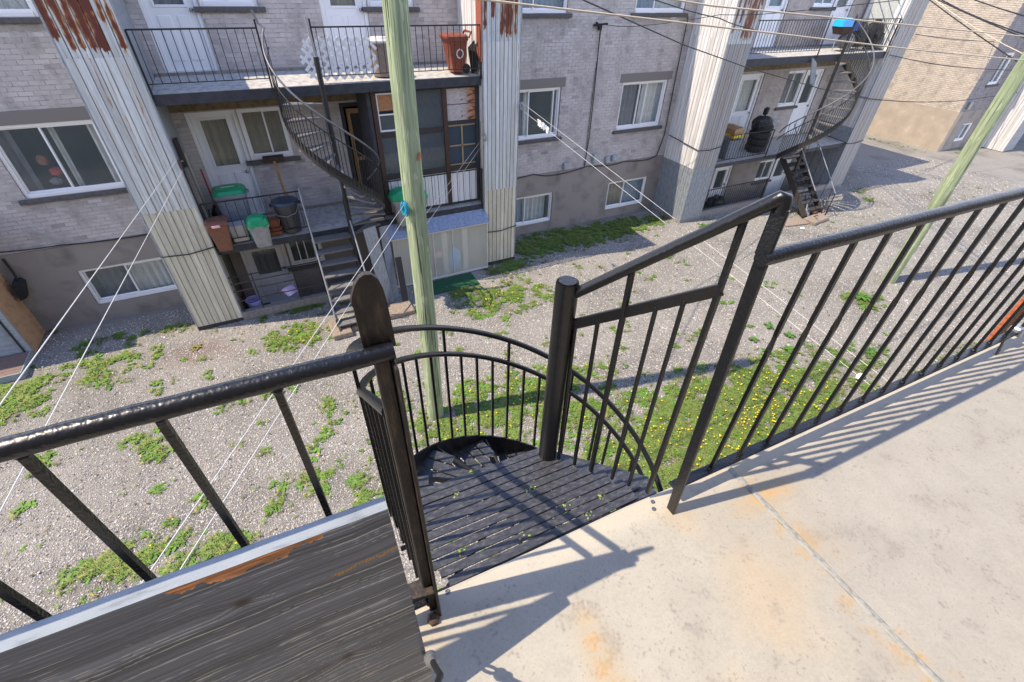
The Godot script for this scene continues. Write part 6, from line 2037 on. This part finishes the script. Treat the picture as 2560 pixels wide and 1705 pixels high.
func lean_to() -> void:
	var o := T("lean_to", "low lean-to of cloudy plastic sheets with a blue grey sloping roof, under the porch", "shed", Vector3(3.2, 0, -9.9))
	var zf := -9.88
	var b := nb()
	var nn := 16
	for i in nn:
		var a := 1.98 + (4.50 - 1.98) * i / nn
		var e := 1.98 + (4.50 - 1.98) * (i + 1) / nn
		var da := 0.003 * (i % 2)
		var de := 0.003 * ((i + 1) % 2)
		b.quad(Vector3(a, 1.325 + da, zf + 0.05), Vector3(e, 1.325 + de, zf + 0.05), Vector3(e, 1.60 + de, -10.06), Vector3(a, 1.60 + da, -10.06))
		b.quad(Vector3(a, 1.318 + da, zf + 0.05), Vector3(a, 1.59 + da, -10.06), Vector3(e, 1.59 + de, -10.06), Vector3(e, 1.318 + de, zf + 0.05))
	add(o, "roof", b, "roof_sheet")
	b = nb(); b.bx(1.98, 1.285, zf - 0.02, 4.50, 1.318, zf + 0.045, 0.004); add(o, "eaves_bar", b, "lid_cream")
	for x in [2.05, 2.60, 3.02, 3.52, 4.45]:
		b = nb(); b.bx(x, 0.06, zf - 0.015, x + 0.028, 1.284, zf + 0.012, 0.003); add(o, "upright", b, "lid_cream")
	b = nb(); b.bx(2.02, 0.02, zf - 0.03, 4.48, 0.06, zf + 0.03, 0.004); add(o, "sill", b, "lid_cream")
	for q in [[2.63, 3.02], [3.05, 3.52], [3.55, 4.45], [2.08, 2.60]]:
		b = nb(); b.quad(Vector3(q[0], 0.06, zf - 0.004), Vector3(q[1], 0.06, zf - 0.004), Vector3(q[1], 1.28, zf - 0.004), Vector3(q[0], 1.28, zf - 0.004)); add(o, "sheet", b, "poly_sheet")
	for x in [2.72, 3.28, 3.82]:
		b = nb(); b.bx(x, 0.05, zf - 0.12, x + 0.13, 1.28, zf - 0.06); add(o, "stud", b, "lid_cream")
	b = nb(); b.bx(4.455, 0.02, -10.06, 4.475, 1.3, zf - 0.016); add(o, "end_wall", b, "lid_cream")
	b = nb(); b.bx(2.05, 0.0, -10.10, 4.45, 1.5, -10.08); add(o, "back", b, "old_concrete")
	bag("bag", "blue bag seen through the cloudy plastic of the lean-to", Vector3(3.60, 0.40, -9.99), Vector3(0.17, 0.34, 0.06), 411, "bright_blue")
	bag("bag", "red cloth seen through the cloudy plastic of the lean-to", Vector3(3.17, 0.62, -9.99), Vector3(0.10, 0.10, 0.06), 412, "pink")
	bag("bag", "dark mottled sack at the right end inside the lean-to", Vector3(4.15, 0.55, -9.99), Vector3(0.20, 0.5, 0.06), 413, "parging")


func shed() -> void:
	var o := T("shed", "tan clapboard shed with a grey front and pale corner trim at the left edge", "shed", Vector3(-5.9, 0, -10.9))
	var x := -5.18
	var b := nb()
	b.bx(-7.6, 0.0, -11.26, x - 0.02, 2.5, -10.47); add(o, "core", b, "dark_wood")
	for i in 24:
		b = nb()
		var y := 0.04 + i * 0.105
		b.quad(Vector3(x + 0.022, y, -10.455), Vector3(x + 0.022, y, -11.262), Vector3(x - 0.004, y + 0.107, -11.262), Vector3(x - 0.004, y + 0.107, -10.455))
		b.quad(Vector3(x - 0.01, y, -10.455), Vector3(x - 0.01, y, -11.262), Vector3(x + 0.022, y, -11.262), Vector3(x + 0.022, y, -10.455))
		add(o, "clapboard", b, "siding_tan")
	for i in 24:
		b = nb()
		var y := 0.04 + i * 0.105
		b.quad(Vector3(-7.6, y, -10.436), Vector3(x - 0.06, y, -10.436), Vector3(x - 0.06, y + 0.107, -10.455), Vector3(-7.6, y + 0.107, -10.455))
		b.quad(Vector3(-7.6, y, -10.46), Vector3(x - 0.06, y, -10.46), Vector3(x - 0.06, y, -10.436), Vector3(-7.6, y, -10.436))
		add(o, "clapboard", b, "siding_grey")
	b = nb(); b.bx(x - 0.07, 0.0, -10.47, x + 0.018, 2.5, -10.425, 0.004); add(o, "corner_trim", b, "board_edge")
	b = nb(); b.bar(Vector3(x - 0.10, 0.04, -10.425), Vector3(x - 0.10, 2.4, -10.425), 0.02, 0.02); add(o, "downpipe", b, "rubber")
	b = nb(); b.bx(-7.7, 2.5, -11.27, x + 0.12, 2.58, -10.3); add(o, "roof", b, "roof_sheet")
	o = T("wooden_step", "red brown timber step with a pale edge in front of the shed", "step", Vector3(-5.9, 0, -10.1))
	for i in 5:
		b = nb(); b.bx(-7.4, 0.03, -10.42 + i * 0.138, x - 0.025, 0.135, -10.42 + i * 0.138 + 0.132, 0.004); add(o, "plank", b, "deck_red")
	b = nb(); b.bx(-7.4, 0.0, -9.73, x - 0.025, 0.14, -9.70, 0.004); b.bx(x - 0.024, 0.0, -10.42, x + 0.005, 0.14, -9.70, 0.004); add(o, "edging", b, "board_edge")


# ---------------------------------------------------------------- poles and wires
func wire(nm: String, label: String, group: String, pts: Array, r: float, m: String, sag := 0.0, cat := "cable") -> void:
	var full := []
	for i in pts.size() - 1:
		var n := maxi(3, int((pts[i + 1] - pts[i]).length() / 0.9))
		for k in n:
			var t := float(k) / n
			var p: Vector3 = pts[i].lerp(pts[i + 1], t)
			p.y -= sag * 4.0 * t * (1.0 - t)
			full.append(p)
	full.append(pts[pts.size() - 1])
	var b := B.new(pts[0])
	b.tube(full, r, 6)
	single(nm, label, cat, pts[0], b, m, group)


func poles_and_wires() -> void:
	var b: B
	for q in [[Vector3(1.45, 0, -5.51), Vector3(1.575, 9.9, -5.50), 0.142, 0.118, "nearer green treated utility pole standing in the middle of the yard"], [Vector3(13.98, 0, -4.80), Vector3(14.25, 9.8, -4.86), 0.150, 0.125, "farther utility pole that leans behind the right railing"]]:
		var o := T("utility_pole", q[4], "utility pole", q[0], "utility poles")
		b = nb()
		var pts := []
		var rr := []
		for i in 25:
			var t := i / 24.0
			pts.append(q[0].lerp(q[1], t) + Vector3(0.008 * sin(t * 9.0), 0, 0.006 * sin(t * 13.0)))
			rr.append(lerpf(q[2], q[3], t))
		pts[0] = q[0] + Vector3(0, -0.05, 0)
		b.tube(pts, rr, 28)
		add(o, "shaft", b, "pole_wood")
		b = nb()
		b.bx(q[1].x - 0.6, q[1].y - 0.55, q[1].z + 0.12, q[1].x + 0.6, q[1].y - 0.44, q[1].z + 0.2, 0.01)
		add(o, "cross_arm", b, "grey_wood")
		if q[2] < 0.145:
			b = nb()
			b.prism(PackedVector2Array([Vector2(-0.022, -0.04), Vector2(0.0, -0.05), Vector2(0.022, -0.01), Vector2(0.022, 0.045), Vector2(-0.005, 0.035)]), Vector3(1.575, 4.505, -5.383), Vector3(0.80, 0, -0.60), Vector3.UP, 0.008)
			add(o, "tag", b, "tag_orange")
	# clothes line pulleys
	for q in [[Vector3(-1.40, 3.42, -9.93), "rusty_iron", "clothesline pulley on the corner of the rusty left column"], [Vector3(4.46, 3.30, -9.93), "galvanised", "clothesline pulley on the left corner of the red sided column"], [Vector3(5.37, 3.88, -9.93), "galvanised", "clothesline pulley on the right corner of the red sided column"], [Vector3(1.335, 3.90, -5.40), "cyan_plastic", "cyan clothesline pulley on the nearer utility pole"]]:
		var o := T("pulley", q[2], "pulley", q[0], "clothesline pulleys")
		b = nb()
		var lp := []
		var big: float = 0.062 if q[1] == "cyan_plastic" else 0.06
		for i in 17:
			var a := TAU * i / 16.0
			lp.append(q[0] + Vector3(0.35 * sin(a) * big * 0.8, cos(a) * big * 1.2, 0.5 * sin(a) * big))
		b.tube(lp, 0.030 if q[1] == "cyan_plastic" else 0.018, 8, false)
		add(o, "wheel", b, q[1])
		b = nb()
		b.tube([q[0] + Vector3(0, 0.05, 0), q[0] + Vector3(0.05 if q[0].x < 0.0 or q[0].x == 4.46 or q[1] == "cyan_plastic" else -0.05, 0.04, -0.06)], 0.012, 6)
		add(o, "hook", b, "galvanised")
	var cl := "clothesline wires"
	wire("clothesline", "upper white line from the rusty left column to the lower left of the yard", cl, [Vector3(-1.42, 3.51, -9.92), Vector3(-0.975, 5.28, -0.2)], 0.0026, "cord_white", 0.0, "clothesline")
	wire("clothesline", "lower white line from the rusty left column to the lower left of the yard", cl, [Vector3(-1.40, 3.33, -9.92), Vector3(-1.07, 4.97, -0.2)], 0.0026, "cord_white", 0.0, "clothesline")
	wire("clothesline", "left line from the cyan pulley down past the tall rounded plate", cl, [Vector3(1.325, 3.96, -5.38), Vector3(-0.93, 5.04, -0.2)], 0.0022, "cord_white", 0.0, "clothesline")
	wire("clothesline", "right line from the cyan pulley down past the tall rounded plate", cl, [Vector3(1.34, 3.84, -5.36), Vector3(-0.86, 5.02, -0.2)], 0.0022, "cord_white", 0.0, "clothesline")
	wire("clothesline", "upper line from the red sided column to behind the nearer pole", cl, [Vector3(4.45, 3.36, -9.9), Vector3(1.54, 3.73, -5.40)], 0.0026, "steel_wire", 0.0, "clothesline")
	wire("clothesline", "lower line from the red sided column to behind the nearer pole", cl, [Vector3(4.45, 3.24, -9.9), Vector3(1.53, 3.58, -5.40)], 0.0026, "steel_wire", 0.0, "clothesline")
	wire("clothesline", "upper line from the right pulley of the red sided column across the yard", cl, [Vector3(5.39, 3.93, -9.9), Vector3(5.27, 2.86, -1.0)], 0.0032, "cord_white", 0.0, "clothesline")
	wire("clothesline", "lower line from the right pulley of the red sided column across the yard", cl, [Vector3(5.37, 3.80, -9.9), Vector3(5.05, 2.84, -1.0)], 0.0032, "cord_white", 0.0, "clothesline")
	b = B.new(Vector3(5.32, 3.78, -9.2))
	for i in 9:
		b.obox(Vector3(5.37 - 0.012 * (i % 3), 3.72 - 0.008 * i, -9.15 + 0.055 * i), Vector3(0.018, 0.11, 0.05), Basis.from_euler(Vector3(0.3 * sin(i * 2.0), 0.4 * i, 0.3 * cos(i * 1.7))))
	single("clothespegs", "bunch of white pegs hanging on the line in front of the first window", "clothespegs", Vector3(5.32, 3.78, -9.2), b, "white_mark")
	var tn := "tan lines over the yard"
	wire("overhead_cable", "upper of the two tan lines that cross the top of the yard", tn, [Vector3(-4.0, 6.72, -4.0), Vector3(4.2, 6.0, -4.0), Vector3(11.0, 5.63, -4.0), Vector3(30.0, 4.9, -4.0)], 0.008, "cable_tan", 0.0)
	wire("overhead_cable", "lower of the two tan lines that cross the top of the yard", tn, [Vector3(-6.0, 6.56, -4.0), Vector3(1.82, 6.03, -4.0), Vector3(8.27, 5.52, -4.0), Vector3(11.55, 5.29, -4.0), Vector3(30.0, 4.1, -4.0)], 0.008, "cable_tan", 0.0)
	var bk := "black service cables"
	wire("overhead_cable", "thick black cable sloping from above the first window to the far end column", bk, [Vector3(1.6, 6.9, -5.6), Vector3(4.76, 5.91, -7.0), Vector3(8.19, 5.14, -8.3), Vector3(11.36, 4.49, -9.2), Vector3(15.58, 3.68, -9.7), Vector3(18.8, 3.18, -9.95)], 0.011, "cable_black", 0.0)
	wire("overhead_cable", "black cable from the top edge to the upper gallery left of the far stair", bk, [Vector3(4.0, 6.3, -7.4), Vector3(6.99, 5.88, -8.0), Vector3(9.26, 5.56, -8.5), Vector3(11.12, 5.31, -9.3), Vector3(13.22, 5.08, -10.0)], 0.010, "cable_black", 0.02)
	wire("overhead_cable", "black cable from the wall bracket swinging up to the top edge", bk, [Vector3(8.33, 5.25, -11.2), Vector3(9.10, 5.25, -10.8), Vector3(9.78, 5.59, -9.0), Vector3(11.01, 5.65, -8.5), Vector3(13.9, 6.2, -6.0), Vector3(14.2, 6.6, -4.9)], 0.007, "cable_black", 0.02)
	wire("overhead_cable", "black cable along the foundation line of the beige end wall", bk, [Vector3(17.9, 3.27, -9.9), Vector3(21.96, 2.83, -10.0), Vector3(26.27, 2.53, -10.3), Vector3(32.73, 2.45, -10.6)], 0.014, "cable_black", 0.02)
	wire("overhead_cable", "black cable from the end column past the middle of the beige end wall", bk, [Vector3(18.8, 4.44, -9.9), Vector3(22.17, 4.04, -9.5), Vector3(26.54, 3.80, -9.0), Vector3(34.0, 3.5, -8.2)], 0.012, "cable_black", 0.03)
	wire("overhead_cable", "black cable from the end column to the upper part of the beige end wall", bk, [Vector3(19.74, 4.98, -9.9), Vector3(28.78, 4.45, -11.3)], 0.012, "cable_black", 0.05)
	var bd := "cables that gather at the leaning pole"
	var ends := [[Vector3(15.85, 5.93, -8.0), Vector3(14.1, 4.93, -4.66)], [Vector3(16.0, 5.95, -8.0), Vector3(14.1, 5.1, -4.66)], [Vector3(16.25, 5.93, -8.0), Vector3(14.12, 5.34, -4.66)], [Vector3(16.5, 5.95, -8.1), Vector3(14.12, 5.42, -4.66)], [Vector3(15.74, 5.98, -7.0), Vector3(14.12, 5.68, -4.66)]]
	var wh := ["lowest black cable of the bundle that ends at the leaning pole", "pale cable just above the lowest of the bundle at the leaning pole", "middle black cable of the bundle that ends at the leaning pole", "black cable just above the middle of the bundle at the leaning pole", "topmost black cable of the bundle that ends at the leaning pole"]
	for i in 5:
		var a: Vector3 = ends[i][0]
		var e: Vector3 = ends[i][1]
		wire("overhead_cable", wh[i], bd, [a + (a - e) * 2.2 + Vector3(0, 0.6, 0), a, e], 0.012 if i != 1 else 0.009, "cable_black" if i != 1 else "cable_tan", 0.06 if i % 2 else 0.02)
	var fc := "cables clipped to the facade"
	wire("facade_cable", "black cable running along the foundation between the two window columns", fc, [Vector3(5.36, 1.73, -11.24), Vector3(6.56, 1.79, -11.25), Vector3(7.02, 1.69, -11.24), Vector3(7.64, 1.70, -11.24), Vector3(8.37, 1.80, -11.24), Vector3(9.17, 1.72, -11.24), Vector3(9.74, 1.77, -11.24), Vector3(10.66, 1.71, -11.24), Vector3(11.0, 1.81, -11.24), Vector3(11.13, 2.41, -11.24), Vector3(11.08, 4.07, -11.24), Vector3(11.05, 5.4, -11.24)], 0.014, "cable_black", 0.015)
	wire("facade_cable", "black cable hanging down the brick wall from the bracket to the meter boxes", fc, [Vector3(8.20, 5.24, -11.22), Vector3(8.27, 4.12, -11.25), Vector3(8.30, 2.60, -11.25), Vector3(8.25, 1.80, -11.25)], 0.013, "cable_black", 0.0)
	wire("facade_cable", "thinner black cable beside the one from the wall bracket", fc, [Vector3(8.24, 5.20, -11.23), Vector3(8.24, 4.1, -11.255), Vector3(8.24, 2.7, -11.255), Vector3(8.28, 1.84, -11.255)], 0.007, "cable_black", 0.0)
	wire("facade_cable", "black cable along the foundation at the left, behind the tan shed", fc, [Vector3(-8.0, 1.9, -11.24), Vector3(-4.96, 1.85, -11.24), Vector3(-4.03, 1.81, -11.24), Vector3(-3.12, 1.76, -11.24), Vector3(-2.33, 1.78, -11.24)], 0.012, "cable_black", 0.01)
	var wr := 0
	for q in [[-2.33, -1.41, -9.98, 1.78, "thin black cable wrapped round the rusty left column"], [4.44, 5.35, -9.98, 0.98, "thin black cable wrapped round the red sided column"], [11.30, 12.22, -9.91, 2.27, "thin black cable wrapped round the white sided column"], [18.83, 19.77, -9.96, 1.68, "thin black cable wrapped round the end column"]]:
		wire("facade_cable", q[4], fc, [Vector3(q[0], q[3] + 0.12, -11.2), Vector3(q[0], q[3], q[2] + 0.004), Vector3((q[0] + q[1]) / 2, q[3] - 0.03, q[2] + 0.010), Vector3(q[1], q[3] + 0.03, q[2] + 0.004), Vector3(q[1], q[3] + 0.1, -10.6)], 0.012, "cable_black", 0.0)
		wr += 1
	var br := T("wall_bracket", "black cable bracket high on the brick wall between the windows", "bracket", Vector3(8.20, 5.22, W))
	b = nb(); b.bar(Vector3(8.02, 5.24, -11.27), Vector3(8.34, 5.28, -11.12), 0.03, 0.04); b.bar(Vector3(8.10, 5.30, -11.27), Vector3(8.16, 5.18, -11.15), 0.04, 0.03); b.obox(Vector3(8.2, 5.2, -11.24), Vector3(0.09, 0.12, 0.06)); add(br, "arm", b, "rubber")
